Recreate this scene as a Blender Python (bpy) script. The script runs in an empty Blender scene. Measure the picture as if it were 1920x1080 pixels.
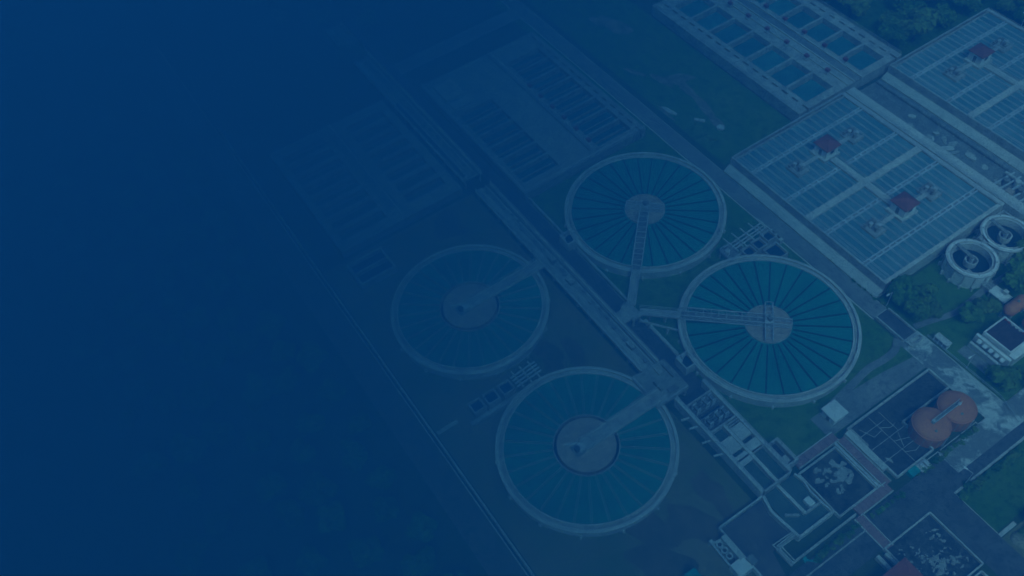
import bpy, bmesh, math, random
from mathutils import Vector, Matrix
random.seed(7)
sc = bpy.context.scene
COL = sc.collection
R = math.radians

# ------------------------------------------------------------------ camera
# plant axes: x runs along the central gallery, y across it, z up, metres
cam_d = bpy.data.cameras.new('camera')
cam = bpy.data.objects.new('camera', cam_d); COL.objects.link(cam)
cr = Vector((0.5581641961764943, 0.8268483368263977, -0.06909817648873239))
cu = Vector((-0.6403426729121136, 0.48222444448498075, 0.5978468419159892))
cf = Vector((-0.5276494966873541, 0.28945019092854585, -0.7986266935289668))
CAM = Vector((114.14749482749893, -103.3989718432417, 175.0))
M = Matrix((( cr.x, cu.x, -cf.x, CAM.x), (cr.y, cu.y, -cf.y, CAM.y), (cr.z, cu.z, -cf.z, CAM.z), (0, 0, 0, 1)))
cam.matrix_world = M
cam_d.sensor_width = 36.0
cam_d.lens = 36.0 * 1683.151 / 1920.0
cam_d.clip_start = 0.5
cam_d.clip_end = 9000.0
sc.camera = cam

# ------------------------------------------------------------------ light
w = bpy.data.worlds.new('World'); sc.world = w; w.use_nodes = True
SUN_AZ = math.atan2(-0.45, 0.85)       # plan direction towards the sun
SUN_EL = R(56)
nt = w.node_tree
bg = nt.nodes['Background']
sky = nt.nodes.new('ShaderNodeTexSky'); sky.sky_type = 'NISHITA'; sky.sun_disc = False
sky.sun_elevation = SUN_EL
sky.sun_rotation = math.pi/2 - SUN_AZ
sky.air_density = 1.0; sky.dust_density = 3.0; sky.ozone_density = 1.0
nt.links.new(sky.outputs[0], bg.inputs[0]); bg.inputs[1].default_value = 0.15
sl = bpy.data.lights.new('sun', 'SUN'); so = bpy.data.objects.new('sun', sl); COL.objects.link(so)
sl.energy = 1.5; sl.angle = R(16.0); sl.color = (1.0, 0.95, 0.88)
sd = Vector((math.cos(SUN_AZ)*math.cos(SUN_EL), math.sin(SUN_AZ)*math.cos(SUN_EL), math.sin(SUN_EL)))
so.rotation_euler = (-sd).to_track_quat('-Z', 'Y').to_euler()
so.location = (0, 0, 400)
sc.view_settings.view_transform = 'Standard'
sc.view_settings.look = 'None'
sc.view_settings.exposure = 1.25
sc.view_settings.gamma = 1.0
sc.view_settings.use_curve_mapping = False
sc.cycles.use_denoising = True
sc.cycles.max_bounces = 6
sc.cycles.diffuse_bounces = 2
sc.cycles.volume_bounces = 0
sc.cycles.use_adaptive_sampling = True

# ------------------------------------------------------------------ added to imitate a blue wash: one even haze box, and a leftward bank
def volume_mat(name, density, color, absorb):
    m = bpy.data.materials.new(name); m.use_nodes = True
    t = m.node_tree; t.nodes.clear()
    o = t.nodes.new('ShaderNodeOutputMaterial'); v = t.nodes.new('ShaderNodeVolumePrincipled')
    v.inputs['Density'].default_value = density
    v.inputs['Color'].default_value = (*color, 1)
    v.inputs['Absorption Color'].default_value = (*absorb, 1)
    v.inputs['Anisotropy'].default_value = 0.0
    t.links.new(v.outputs[0], o.inputs['Volume'])
    return m
# extinction and scattering per metre of the added navy wash, for red, green and blue
EXT = (0.0072, 0.0050, 0.0047); SCA = (0.00002, 0.00036, 0.00118)
BANK_SCA = (0.000025, 0.00063, 0.00195)
def wash_volumes():
    d = 0.0135
    def colours(sca):
        return [s/d for s in sca], [max(0.0, 1 - (e - s)/(d - s))**2 for e, s in zip(EXT, sca)]
    me = bpy.data.meshes.new('added_haze'); bm = bmesh.new()
    bmesh.ops.create_cube(bm, size=1)
    x0, x1, y0, y1, z0, z1 = -930, 930, -930, 930, -6, 182
    for v in bm.verts:
        v.co = ((x0+x1)/2 + v.co.x*(x1-x0), (y0+y1)/2 + v.co.y*(y1-y0), (z0+z1)/2 + v.co.z*(z1-z0))
    bm.to_mesh(me); bm.free()
    h = bpy.data.objects.new('added_haze', me); COL.objects.link(h); h['kind'] = 'stuff'
    me.materials.append(volume_mat('added_haze', d, *colours(SCA)))
    # added bank deepening the wash leftwards: even density, top rising left of the camera
    r2 = Vector((cr.x, cr.y, 0)).normalized(); f2 = Vector((-r2.y, r2.x, 0))
    c = Vector((CAM.x, CAM.y, 0))
    prof = BANK_TOP
    bm = bmesh.new(); A = []; B = []
    for s, z in prof:
        for L, q in ((A, -420), (B, 420)):
            p = c + r2*s + f2*q; L.append(bm.verts.new((p.x, p.y, z)))
    n = len(prof)
    lo = [[bm.verts.new((v.co.x, v.co.y, -5.0)) for v in L] for L in (A, B)]
    for i in range(n-1):
        bm.faces.new((A[i], A[i+1], B[i+1], B[i])); bm.faces.new((lo[0][i], lo[1][i], lo[1][i+1], lo[0][i+1]))
        bm.faces.new((A[i], lo[0][i], lo[0][i+1], A[i+1])); bm.faces.new((B[i], B[i+1], lo[1][i+1], lo[1][i]))
    bm.faces.new((A[0], B[0], lo[1][0], lo[0][0])); bm.faces.new((A[-1], lo[0][-1], lo[1][-1], B[-1]))
    bmesh.ops.recalc_face_normals(bm, faces=bm.faces)
    me = bpy.data.meshes.new('added_fog_bank'); bm.to_mesh(me); bm.free()
    f = bpy.data.objects.new('added_fog_bank', me); COL.objects.link(f); f['kind'] = 'stuff'
    me.materials.append(volume_mat('added_fog_bank', d*2.6, *colours(BANK_SCA)))
# (distance to the right of the camera, height of the bank's top)
BANK_TOP = [(-400, 168), (-160, 162), (-123, 148), (-107, 133), (-92, 118), (-76, 103), (-61, 89), (-40, 72), (-18, 55), (5, 40.5), (30, 27.5), (61, 15), (90, 7.5), (122, 0.5)]
wash_volumes()

# ------------------------------------------------------------------ helpers
class MB:
    """collects boxes, rings, tubes in plant coordinates; build() links ONE mesh object"""
    def __init__(s): s.v = []; s.f = []
    def add(s, vs, fs):
        n = len(s.v); s.v += [tuple(q) for q in vs]; s.f += [tuple(i+n for i in q) for q in fs]; return s
    def box(s, x0, x1, y0, y1, z0, z1):
        return s.add([(x0,y0,z0),(x1,y0,z0),(x1,y1,z0),(x0,y1,z0),(x0,y0,z1),(x1,y0,z1),(x1,y1,z1),(x0,y1,z1)],
                     [(3,2,1,0),(4,5,6,7),(0,1,5,4),(1,2,6,5),(2,3,7,6),(3,0,4,7)])
    def ring(s, cx, cy, ri, ro, z0, z1, n=96):
        vs = []; fs = []
        for k in range(n):
            a = 2*math.pi*k/n; c, q = math.cos(a), math.sin(a)
            vs += [(cx+ri*c,cy+ri*q,z0),(cx+ro*c,cy+ro*q,z0),(cx+ro*c,cy+ro*q,z1),(cx+ri*c,cy+ri*q,z1)]
            i, j = 4*k, 4*((k+1) % n)
            fs += [(i+1,j+1,j+2,i+2),(i+2,j+2,j+3,i+3),(i+3,j+3,j,i),(i,j,j+1,i+1)]
        return s.add(vs, fs)
    def annulus(s, cx, cy, ri, ro, z, n=96):
        vs = []; fs = []
        for k in range(n):
            a = 2*math.pi*k/n; c, q = math.cos(a), math.sin(a)
            vs += [(cx+ri*c,cy+ri*q,z),(cx+ro*c,cy+ro*q,z)]
            i, j = 2*k, 2*((k+1) % n); fs.append((i,i+1,j+1,j))
        return s.add(vs, fs)
    def cyl(s, cx, cy, r, z0, z1, n=32, r1=None):
        r1 = r if r1 is None else r1
        vs = [(cx+r*math.cos(2*math.pi*k/n), cy+r*math.sin(2*math.pi*k/n), z0) for k in range(n)]
        vs += [(cx+r1*math.cos(2*math.pi*k/n), cy+r1*math.sin(2*math.pi*k/n), z1) for k in range(n)]
        fs = [(k,(k+1)%n,n+(k+1)%n,n+k) for k in range(n)] + [tuple(range(n,2*n)), tuple(range(n-1,-1,-1))]
        return s.add(vs, fs)
    def tube(s, p, q, r, n=6):
        p = Vector(p); q = Vector(q); d = (q-p).normalized()
        a = d.orthogonal().normalized(); b = d.cross(a)
        vs = [tuple(e + a*r*math.cos(2*math.pi*k/n) + b*r*math.sin(2*math.pi*k/n)) for e in (p, q) for k in range(n)]
        fs = [(k,(k+1)%n,n+(k+1)%n,n+k) for k in range(n)] + [tuple(range(n,2*n)), tuple(range(n-1,-1,-1))]
        return s.add(vs, fs)
    def beam(s, p, q, wd, z0, z1):
        """upright box along a line in plan"""
        d = Vector((q[0]-p[0], q[1]-p[1], 0)).normalized(); m = Vector((-d.y, d.x, 0))*wd/2
        P, Q = Vector((*p[:2], 0)), Vector((*q[:2], 0)); c = [P-m, Q-m, Q+m, P+m]
        return s.add([(v.x,v.y,z0) for v in c]+[(v.x,v.y,z1) for v in c],
                     [(3,2,1,0),(4,5,6,7),(0,1,5,4),(1,2,6,5),(2,3,7,6),(3,0,4,7)])
    def poly(s, pts, z0, z1=None):
        n = len(pts)
        if z1 is None: return s.add([(x,y,z0) for x,y in pts], [tuple(range(n))])
        return s.add([(x,y,z0) for x,y in pts]+[(x,y,z1) for x,y in pts],
                     [tuple(range(n-1,-1,-1)), tuple(range(n,2*n))]+[(k,(k+1)%n,n+(k+1)%n,n+k) for k in range(n)])
    def dome(s, cx, cy, r, z, h, n=40, m=7):
        vs = [(cx+r*math.cos(t)*math.cos(2*math.pi*k/n), cy+r*math.cos(t)*math.sin(2*math.pi*k/n), z+h*math.sin(t))
              for t in [math.pi/2*i/m*0.97 for i in range(m+1)] for k in range(n)]
        fs = [(i*n+k, i*n+(k+1)%n, (i+1)*n+(k+1)%n, (i+1)*n+k) for i in range(m) for k in range(n)]
        fs.append(tuple(range(m*n, m*n+n)))
        return s.add(vs, fs)
    def rail(s, pts, z, h=1.1, step=2.4, r=0.05):
        for p, q in zip(pts, pts[1:]):
            L = math.hypot(q[0]-p[0], q[1]-p[1]); n = max(1, round(L/step))
            for e in (h, h*0.55): s.tube((*p, z+e), (*q, z+e), r, 4)
            for k in range(n+1):
                t = k/n; x, y = p[0]+(q[0]-p[0])*t, p[1]+(q[1]-p[1])*t
                s.tube((x,y,z), (x,y,z+h), r, 4)
        return s
    def mesh(s, name, m, o=(0,0,0), smooth=False):
        me = bpy.data.meshes.new(name)
        me.from_pydata([(x-o[0], y-o[1], z-o[2]) for x,y,z in s.v], [], s.f)
        if smooth:
            for p in me.polygons: p.use_smooth = True
        me.materials.append(m); return me
    def build(s, name, m, parent=None, smooth=False, label=None):
        o = parent_origin(parent)
        ob = bpy.data.objects.new(name, s.mesh(name, m, o, smooth)); COL.objects.link(ob)
        if parent: ob.parent = parent
        if label: ob['label'] = label
        return ob
def parent_origin(p):
    o = Vector((0,0,0))
    while p is not None: o = o + p.location; p = p.parent
    return o
def piece(name, me, parent, loc, rz=0.0):
    """one more object on a shared mesh, placed in plant coordinates (the parent is not turned)"""
    ob = bpy.data.objects.new(name, me); COL.objects.link(ob); ob.parent = parent
    ob.location = Vector(loc) - parent_origin(parent); ob.rotation_euler = (0, 0, rz)
    return ob
def tag(o, label, cat, group=None):
    o['label'] = label; o['category'] = cat
    if group: o['group'] = group
    return o
def thing(name, label, cat, loc, group=None):
    o = bpy.data.objects.new(name, None); COL.objects.link(o); o.location = loc; o.empty_display_size = 0.5
    return tag(o, label, cat, group)
def copy_tree(o, loc=None, parent=None):
    c = o.copy(); COL.objects.link(c)
    if parent: c.parent = parent
    if loc is not None: c.location = loc
    for ch in o.children: copy_tree(ch, None, c)
    return c

# ------------------------------------------------------------------ materials
def lin(m): return m.node_tree
def mat(name, c, c2=None, scale=0.3, rough=0.85, bump=0.0, bscale=6.0, c3=None, spec=0.3, detail=6.0, lo=0.38, hi=0.62, per_object=0.0):
    m = bpy.data.materials.new(name); m.use_nodes = True; t = m.node_tree
    b = t.nodes['Principled BSDF']; b.inputs['Roughness'].default_value = rough
    b.inputs['Specular IOR Level'].default_value = spec
    b.inputs['Base Color'].default_value = (*c, 1)
    g = t.nodes.new('ShaderNodeNewGeometry')
    out = None
    if c2:
        n = t.nodes.new('ShaderNodeTexNoise'); n.inputs['Scale'].default_value = scale; n.inputs['Detail'].default_value = detail
        n.inputs['Roughness'].default_value = 0.62
        t.links.new(g.outputs['Position'], n.inputs['Vector'])
        r = t.nodes.new('ShaderNodeValToRGB'); r.color_ramp.elements[0].position = lo; r.color_ramp.elements[1].position = hi
        r.color_ramp.elements[0].color = (*c, 1); r.color_ramp.elements[1].color = (*c2, 1)
        t.links.new(n.outputs[0], r.inputs[0]); out = r.outputs[0]
        if c3:
            n2 = t.nodes.new('ShaderNodeTexNoise'); n2.inputs['Scale'].default_value = scale*5.3; n2.inputs['Detail'].default_value = 8
            t.links.new(g.outputs['Position'], n2.inputs['Vector'])
            r2 = t.nodes.new('ShaderNodeValToRGB'); r2.color_ramp.elements[0].position = 0.5; r2.color_ramp.elements[1].position = 0.72
            t.links.new(n2.outputs[0], r2.inputs[0])
            mx = t.nodes.new('ShaderNodeMix'); mx.data_type = 'RGBA'
            t.links.new(r2.outputs[0], mx.inputs[0]); t.links.new(out, mx.inputs[6]); mx.inputs[7].default_value = (*c3, 1)
            out = mx.outputs[2]
    if per_object and out:
        oi = t.nodes.new('ShaderNodeObjectInfo'); hs = t.nodes.new('ShaderNodeHueSaturation')
        mr = t.nodes.new('ShaderNodeMapRange'); mr.inputs[3].default_value = 1-per_object; mr.inputs[4].default_value = 1+per_object
        t.links.new(oi.outputs['Random'], mr.inputs[0]); t.links.new(mr.outputs[0], hs.inputs['Value']); t.links.new(out, hs.inputs['Color'])
        out = hs.outputs[0]
    if out: t.links.new(out, b.inputs['Base Color'])
    if bump:
        nb = t.nodes.new('ShaderNodeTexNoise'); nb.inputs['Scale'].default_value = bscale; nb.inputs['Detail'].default_value = 4
        t.links.new(g.outputs['Position'], nb.inputs['Vector'])
        bp = t.nodes.new('ShaderNodeBump'); bp.inputs['Strength'].default_value = bump; bp.inputs['Distance'].default_value = 0.1
        t.links.new(nb.outputs[0], bp.inputs['Height']); t.links.new(bp.outputs[0], b.inputs['Normal'])
    return m
CONC = mat('weathered_concrete', (0.50,0.49,0.46), (0.36,0.35,0.32), 0.35, c3=(0.24,0.23,0.20), bump=0.2)
PALE = mat('pale_concrete', (0.64,0.63,0.59), (0.50,0.49,0.45), 0.45, c3=(0.34,0.33,0.29), bump=0.15)
WHITE = mat('white_paint', (0.78,0.77,0.74), (0.66,0.65,0.62), 0.8, rough=0.6)
GREY = mat('grey_concrete', (0.30,0.30,0.28), (0.20,0.20,0.19), 0.4, c3=(0.12,0.12,0.11), bump=0.2)
DARKC = mat('dark_stained_shaded_concrete', (0.06,0.06,0.055), (0.10,0.095,0.085), 0.35, c3=(0.035,0.035,0.03), bump=0.2)
TAN = mat('rust_stained_concrete', (0.52,0.40,0.32), (0.40,0.31,0.25), 0.5, c3=(0.30,0.24,0.19), bump=0.1)
STEEL = mat('galvanised_steel', (0.58,0.60,0.61), (0.44,0.46,0.47), 1.5, rough=0.45, spec=0.5)
DSTEEL = mat('dark_shaded_steel', (0.020,0.045,0.050), (0.030,0.06,0.062), 2.0, rough=0.5)  # near-black base colour stands in for shade in the recessed troughs
ASPH = mat('asphalt', (0.085,0.085,0.085), (0.13,0.13,0.125), 0.25, c3=(0.06,0.06,0.06), bump=0.1)
ROADC = mat('worn_concrete_road', (0.22,0.22,0.21), (0.30,0.29,0.27), 0.15, c3=(0.16,0.16,0.15), bump=0.1)
YARD = mat('patched_concrete_yard', (0.62,0.61,0.57), (0.22,0.22,0.21), 0.16, c3=(0.30,0.30,0.28), bump=0.1, lo=0.47, hi=0.53)
GRASS = mat('mown_grass', (0.080,0.190,0.024), (0.125,0.215,0.036), 0.08, rough=1.0, c3=(0.055,0.125,0.02), bump=0.5, bscale=3.0, spec=0.1)
LAWN = mat('bright_lawn', (0.058,0.145,0.020), (0.085,0.165,0.026), 0.13, rough=1.0, c3=(0.035,0.085,0.018), bump=0.5, bscale=3.0, spec=0.1)
DIRT = mat('dry_earth', (0.27,0.215,0.115), (0.155,0.175,0.065), 0.055, rough=1.0, c3=(0.20,0.17,0.085), bump=0.4, bscale=2.0, spec=0.1)
BARE = mat('bare_earth', (0.33,0.29,0.20), (0.16,0.18,0.08), 0.3, rough=1.0, c3=(0.16,0.15,0.09), spec=0.1)
FIELD = mat('rough_field', (0.050,0.090,0.026), (0.085,0.105,0.040), 0.03, rough=1.0, c3=(0.04,0.06,0.02), bump=0.5, bscale=1.5, spec=0.1)
def water(name, c, c2, sc=0.12, c3=None, po=0.0):
    return mat(name, c, c2, sc, rough=0.30, bump=0.12, bscale=2.5, spec=0.5, detail=5, c3=c3, per_object=po)
TROUGH = mat('pale_blue_grey_paint', (0.60,0.65,0.69), (0.50,0.55,0.59), 0.7, rough=0.6, c3=(0.40,0.44,0.46))
W_CLAR = water('clarifier_water', (0.010,0.195,0.160), (0.022,0.255,0.20), 0.09, (0.020,0.225,0.185), 0.07)
W_FILT = water('filter_water', (0.080,0.210,0.235), (0.165,0.285,0.305))
W_POOL = water('pool_water', (0.026,0.165,0.19), (0.055,0.235,0.245), 0.18, (0.04,0.19,0.20), 0.22)
W_DEEP = water('deep_pool_water', (0.010,0.10,0.105), (0.016,0.13,0.125))
W_MURK = water('murky_water', (0.070,0.115,0.085), (0.095,0.14,0.10))
W_DARK = water('dark_water', (0.012,0.028,0.034), (0.02,0.04,0.045))
TILE = mat('red_roof_tile', (0.31,0.085,0.068), (0.235,0.068,0.056), 0.9, c3=(0.17,0.06,0.05), per_object=0.06)
BROWN = mat('dark_brown_tile', (0.060,0.040,0.038), (0.085,0.050,0.045), 0.9, per_object=0.1)
ORANGE = mat('orange_paint', (0.62,0.20,0.085), (0.54,0.18,0.08), 0.4, c3=(0.47,0.16,0.075), rough=0.6)
PINK = mat('pink_paving', (0.42,0.22,0.20), (0.34,0.185,0.17), 0.5, c3=(0.27,0.16,0.15), per_object=0.07)
REDM = mat('red_machine_paint', (0.34,0.06,0.05), (0.24,0.05,0.04), 1.5, rough=0.5)
TEAL = mat('turquoise_sheet', (0.02,0.36,0.33), (0.03,0.28,0.27), 0.8, rough=0.5)
GLASS = mat('window_glass', (0.03,0.04,0.05), rough=0.1, spec=0.6)
BARK = mat('bark', (0.09,0.065,0.045), (0.06,0.045,0.03), 3.0)
def leaf(name, a, b): return mat(name, a, b, 0.55, rough=0.8, spec=0.2, per_object=0.18)
LEAF = [leaf('leaf_dark', (0.045,0.125,0.018), (0.095,0.21,0.030)), leaf('leaf_mid', (0.070,0.165,0.022), (0.15,0.26,0.038)),
        leaf('leaf_olive', (0.095,0.175,0.026), (0.18,0.26,0.046))]

# ------------------------------------------------------------------ setting
_z = [0.0]
def sheet(name, pts, m, z=None):
    if z is None: _z[0] += 0.012; z = _z[0]
    o = MB().poly(pts, z).build(name, m); o['kind'] = 'structure'; return o
def rect(x0, x1, y0, y1): return [(x0,y0),(x1,y0),(x1,y1),(x0,y1)]
def blob(cx, cy, rx, ry, rot=0.0, n=26, amp=0.28, seed=0):
    rn = random.Random(seed); ph = [rn.uniform(0, 6.28) for _ in range(5)]; pts = []
    for k in range(n):
        a = 2*math.pi*k/n; q = 1 + amp*sum(math.sin((j+2)*a+ph[j])/(j+1.2) for j in range(5))/1.3
        x, y = rx*q*math.cos(a), ry*q*math.sin(a)
        pts.append((cx+x*math.cos(rot)-y*math.sin(rot), cy+x*math.sin(rot)+y*math.cos(rot)))
    return pts
def ribbon(pts, wd):
    L = []; Rr = []
    for i, p in enumerate(pts):
        a = pts[max(0,i-1)]; b = pts[min(len(pts)-1,i+1)]
        d = Vector((b[0]-a[0], b[1]-a[1])).normalized(); n = Vector((-d.y, d.x))*wd/2
        L.append((p[0]+n.x, p[1]+n.y)); Rr.append((p[0]-n.x, p[1]-n.y))
    return Rr + L[::-1]
def smooth(pts, k=5):
    out = []
    for i in range(len(pts)-1):
        p0, p1, p2, p3 = pts[max(0,i-1)], pts[i], pts[i+1], pts[min(len(pts)-1,i+2)]
        for j in range(k):
            t = j/k
            out.append(tuple(0.5*(2*p1[a]+(p2[a]-p0[a])*t+(2*p0[a]-5*p1[a]+4*p2[a]-p3[a])*t*t+(3*p1[a]-p0[a]-3*p2[a]+p3[a])*t**3) for a in (0,1)))
    return out + [pts[-1]]
sheet('ground', rect(-900, 900, -900, 900), FIELD, 0.0)
sheet('dry_earth_ground', rect(-34.0, 72.9, -75.6, -31.0), DIRT)
sheet('dry_earth_ground', rect(72.9, 88, -75.6, -41.2), DIRT)
sheet('grass_strip', rect(-34, 66, -20.4, 21.4), GRASS)
sheet('grass_strip', rect(-100, -34, 18.9, 21.6), GRASS)
sheet('lawn', rect(-110, -0.8, 28.2, 53.4), GRASS)
sheet('lawn', rect(53.2, 98, 26.8, 70), GRASS)
sheet('lawn', rect(95.4, 105.0, 2.4, 40), LAWN)
sheet('lawn', rect(106.4, 125, 2.2, 40), DIRT)
sheet('grass_strip', rect(60, 72, -19, 21), GRASS)
sheet('grass_strip', rect(66.2, 72.2, -19, -6.5), GRASS)
for i, (cx, cy, rx, ry, ro) in enumerate([(-66,42,7.5,2.4,.1), (-71,39,3,1.8,0), (-35,41,4.2,2.3,.8), (-37.5,37,3.5,1.5,.2), (-30,40,4,1.6,-.1),
        (-22,39,6,1.3,-.15), (-15,37.5,4,1.1,-.2), (-26,28.9,3.2,.5,0), (-45,33,3,1,.4)]):
    sheet('bare_earth_patch', blob(cx, cy, rx, ry, ro, seed=i), BARE)
for i, (cx, cy, rx, ry, ro) in enumerate([(62,-52,9,4,.4), (70,-44,6,4,.2), (67,-36.5,5,2.6,-.2), (20,-44,5,2.6,.3), (23,-39,5,2,0), (74,-54,8,4,.7), (-28,-42,4,5,0)]):
    sheet('bare_earth_patch', blob(cx, cy, rx, ry, ro, amp=0.4, seed=30+i), mat('earth_patch', (0.20,0.15,0.095), (0.13,0.11,0.06), 0.15, c3=(0.16,0.125,0.08), rough=1, spec=.1))
sheet('meadow', rect(-130, 90, 94.5, 260), LAWN)
sheet('main_road', rect(-150, 56.2, 21.8, 26.0), ROADC)
sheet('main_road', rect(64.2, 92, 20.8, 26.8), YARD)
sheet('bridge_road', rect(56.2, 64.2, 22.2, 26.0), ASPH)
sheet('cross_road', rect(-93.2, -87.4, -30, 21.8), ROADC)
sheet('gallery_road', rect(-34, 46.5, -25.4, -20.9), ASPH)
sheet('gallery_road', rect(-120, -34, -25.4, -21.9), ASPH)
sheet('boundary_road', rect(-150, 120, -83.4, -77.2), mat('earth_road', (0.13,0.125,0.105), (0.17,0.155,0.12), 0.12, c3=(0.09,0.10,0.06), rough=1))
sheet('concrete_yard', [(66.4,-8.6),(71.9,-8.6),(71.9,20.7),(68.4,20.7),(67.2,12),(66.6,3)], ROADC)
sheet('concrete_yard', rect(87.6, 92.6, 6.4, 40), YARD)
sheet('right_road', rect(88.2, 94.8, -40, 6.4), ASPH)
sheet('right_road', rect(92.6, 94.8, 6.4, 60), ASPH)
sheet('right_road', rect(94.8, 125, -4.4, 2.2), ASPH)
sheet('channel_floor', rect(0.5, 90, 72.6, 84.6), GREY)
sheet('footpath', ribbon(smooth([(63.2,27.0),(64.2,31),(65.9,37),(65.9,42),(65.6,46.7),(65.8,54),(66.4,66)]), 1.5), ROADC)
sheet('footpath', ribbon(smooth([(63.2,21.6),(65,18.5),(65.2,14.5),(64.9,10.2),(65.9,3),(66.8,-4)]), 1.7), ROADC)
sheet('footpath', ribbon(smooth([(21.9,-75.4),(22.0,-70.2)]), 1.0), CONC)
def kerb(x0, x1, y0, y1, m=PALE, h=0.14):
    o = MB().box(x0, x1, y0, y1, -0.2, h).build('kerb', m); o['kind'] = 'structure'
for a in [(-150,56.2,21.45,21.8), (-150,56.2,26.0,26.3), (66,92,26.8,27.2), (94.8,95.3,2.3,40), (94.8,105.3,2.2,2.55), (-150,110,-77.2,-76.9), (87.4,87.75,6.4,40), (-34,37,-20.9,-20.65)]:
    kerb(*a)

# ------------------------------------------------------------------ round clarifiers
def clarifier(cx, cy, r, hub, style, label, n=30):
    T = thing('clarifier_tank', label, 'clarifier', (cx, cy, 0), 'large round clarifier tanks')
    MB().ring(cx, cy, r-0.45, r, 0, 3.0, 128).build('tank_wall', PALE, T)
    MB().ring(cx, cy, r-1.30, r-0.45, 0, 2.35, 128).build('gutter', CONC, T)
    MB().ring(cx, cy, r-1.55, r-1.30, 0, 2.85, 128).build('weir_ring', PALE, T)
    MB().ring(cx, cy, r, r+0.28, 2.55, 2.80, 128).build('rim_lip', PALE, T)
    rw = r-1.55
    def wedges(ra, rb):
        st = 2*math.pi/n; vs = []; fs = []
        for k in range(6):
            a = st*k/5; vs += [(ra*math.cos(a),ra*math.sin(a),2.5),(rb*math.cos(a),rb*math.sin(a),2.5)]
            if k: fs.append((2*k-2,2*k-1,2*k+1,2*k))
        me = MB().add(vs, fs).mesh('water', W_CLAR)
        for k in range(n): piece('water', me, T, (cx, cy, 0), 0.05+st*k)
    if style == 'steel':
        wedges(hub-0.2, rw+0.02)
        MB().cyl(cx, cy, hub, 0, 2.75, 64).build('centre_well', TAN, T)
        MB().ring(cx, cy, hub-0.12, hub+0.06, 2.6, 3.0, 64).build('well_rim', CONC, T)
        r0 = hub+0.35
    else:
        wedges(hub+0.7, rw+0.02)
        MB().annulus(cx, cy, hub-0.2, hub+0.7, 1.3, 64).build('inner_water', W_DARK, T)  # dark water colour carries the shade inside the baffle gap
        MB().cyl(cx, cy, hub, 0, 2.9, 64).build('centre_well', TAN, T)
        MB().ring(cx, cy, hub+0.65, hub+0.85, 1.0, 2.95, 64).build('baffle_ring', CONC, T)
        r0 = hub+0.85
    a0 = 0.05
    if style == 'steel':
        me = MB().box(r0, rw, -0.15, 0.15, 2.35, 2.60).box(r0, rw, -0.17, -0.15, 2.35, 2.66).box(r0, rw, 0.15, 0.17, 2.35, 2.66).mesh('radial_trough', DSTEEL)
    else:
        me = MB().box(r0, rw, -0.16, 0.16, 2.3, 2.40).box(r0, rw, -0.21, -0.15, 2.3, 2.66).box(r0, rw, 0.15, 0.21, 2.3, 2.66).mesh('radial_trough', CONC)
    for k in range(n):
        piece('radial_trough', me, T, (cx, cy, 0), a0 + 2*math.pi*k/n)
    st = MB().box(r-0.02, r+0.55, -0.22, 0.22, 0.0, 0.9).mesh('wall_bracket', PALE)
    for k in range(14):
        piece('wall_bracket', st, T, (cx, cy, 0), 0.2 + 2*math.pi*k/14)
    return T
TA = clarifier(0, 0, 20.1, 5.0, 'steel', 'round teal clarifier with dark radial troughs and lattice bridge, beside the faint narrow pools')
TB = clarifier(44.1, 0.1, 20.1, 5.2, 'steel', 'round teal clarifier with dark radial troughs and a lattice cross over its centre disc')
TC = clarifier(44.1, -51.5, 19.1, 6.3, 'concrete', 'round clarifier with wide tan centre disc and thin pale radial troughs, lowest in photo')
TD = clarifier(-1.3, -52, 18.7, 6.4, 'concrete', 'faint round clarifier with wide centre disc, leftmost of the four big tanks')

def truss_mesh(L, h, panel):
    """lattice side frame along x from 0 to L"""
    return MB().box(0, L, -0.09, 0.09, 0, 0.18).box(0, L, -0.09, 0.09, h-0.18, h)
def add_trusses(T, p, q, z, wd, h=1.7, panel=1.7, deck=True):
    p = Vector(p); q = Vector(q); d = q-p; L = d.length; an = math.atan2(d.y, d.x); m = Vector((-d.y, d.x)).normalized()
    if deck:
        MB().beam(p, q, wd-0.3, z-0.12, z).build('deck', GREY, T)
    n = max(2, round(L/panel)); pl = L/n
    ch = truss_mesh(L, h, pl).mesh('truss', STEEL)
    br = [MB().tube((0,0,0.1), (pl,0,h-0.1), 0.075, 5).mesh('brace', STEEL), MB().tube((0,0,h-0.1), (pl,0,0.1), 0.075, 5).mesh('brace', STEEL)]
    ps = MB().box(-0.06, 0.06, -0.06, 0.06, 0.1, h-0.1).mesh('upright', STEEL)
    ti = MB().box(-0.06, 0.06, -wd/2, wd/2, 0, 0.12).mesh('cross_tie', STEEL)
    for s in (-1, 1):
        o = p + m*s*wd/2
        t = piece('truss', ch, T, (o.x, o.y, z), an)
        for k in range(n):
            b = bpy.data.objects.new('brace', br[k % 2]); COL.objects.link(b); b.parent = t; b.location = (k*pl, 0, 0)
        for k in range(n+1):
            b = bpy.data.objects.new('upright', ps); COL.objects.link(b); b.parent = t; b.location = (min(max(k*pl, 0.06), L-0.06), 0, 0)
    for k in range(n+1):
        o = p + d.normalized()*k*pl
        piece('cross_tie', ti, T, (o.x, o.y, z+h), an)
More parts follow.
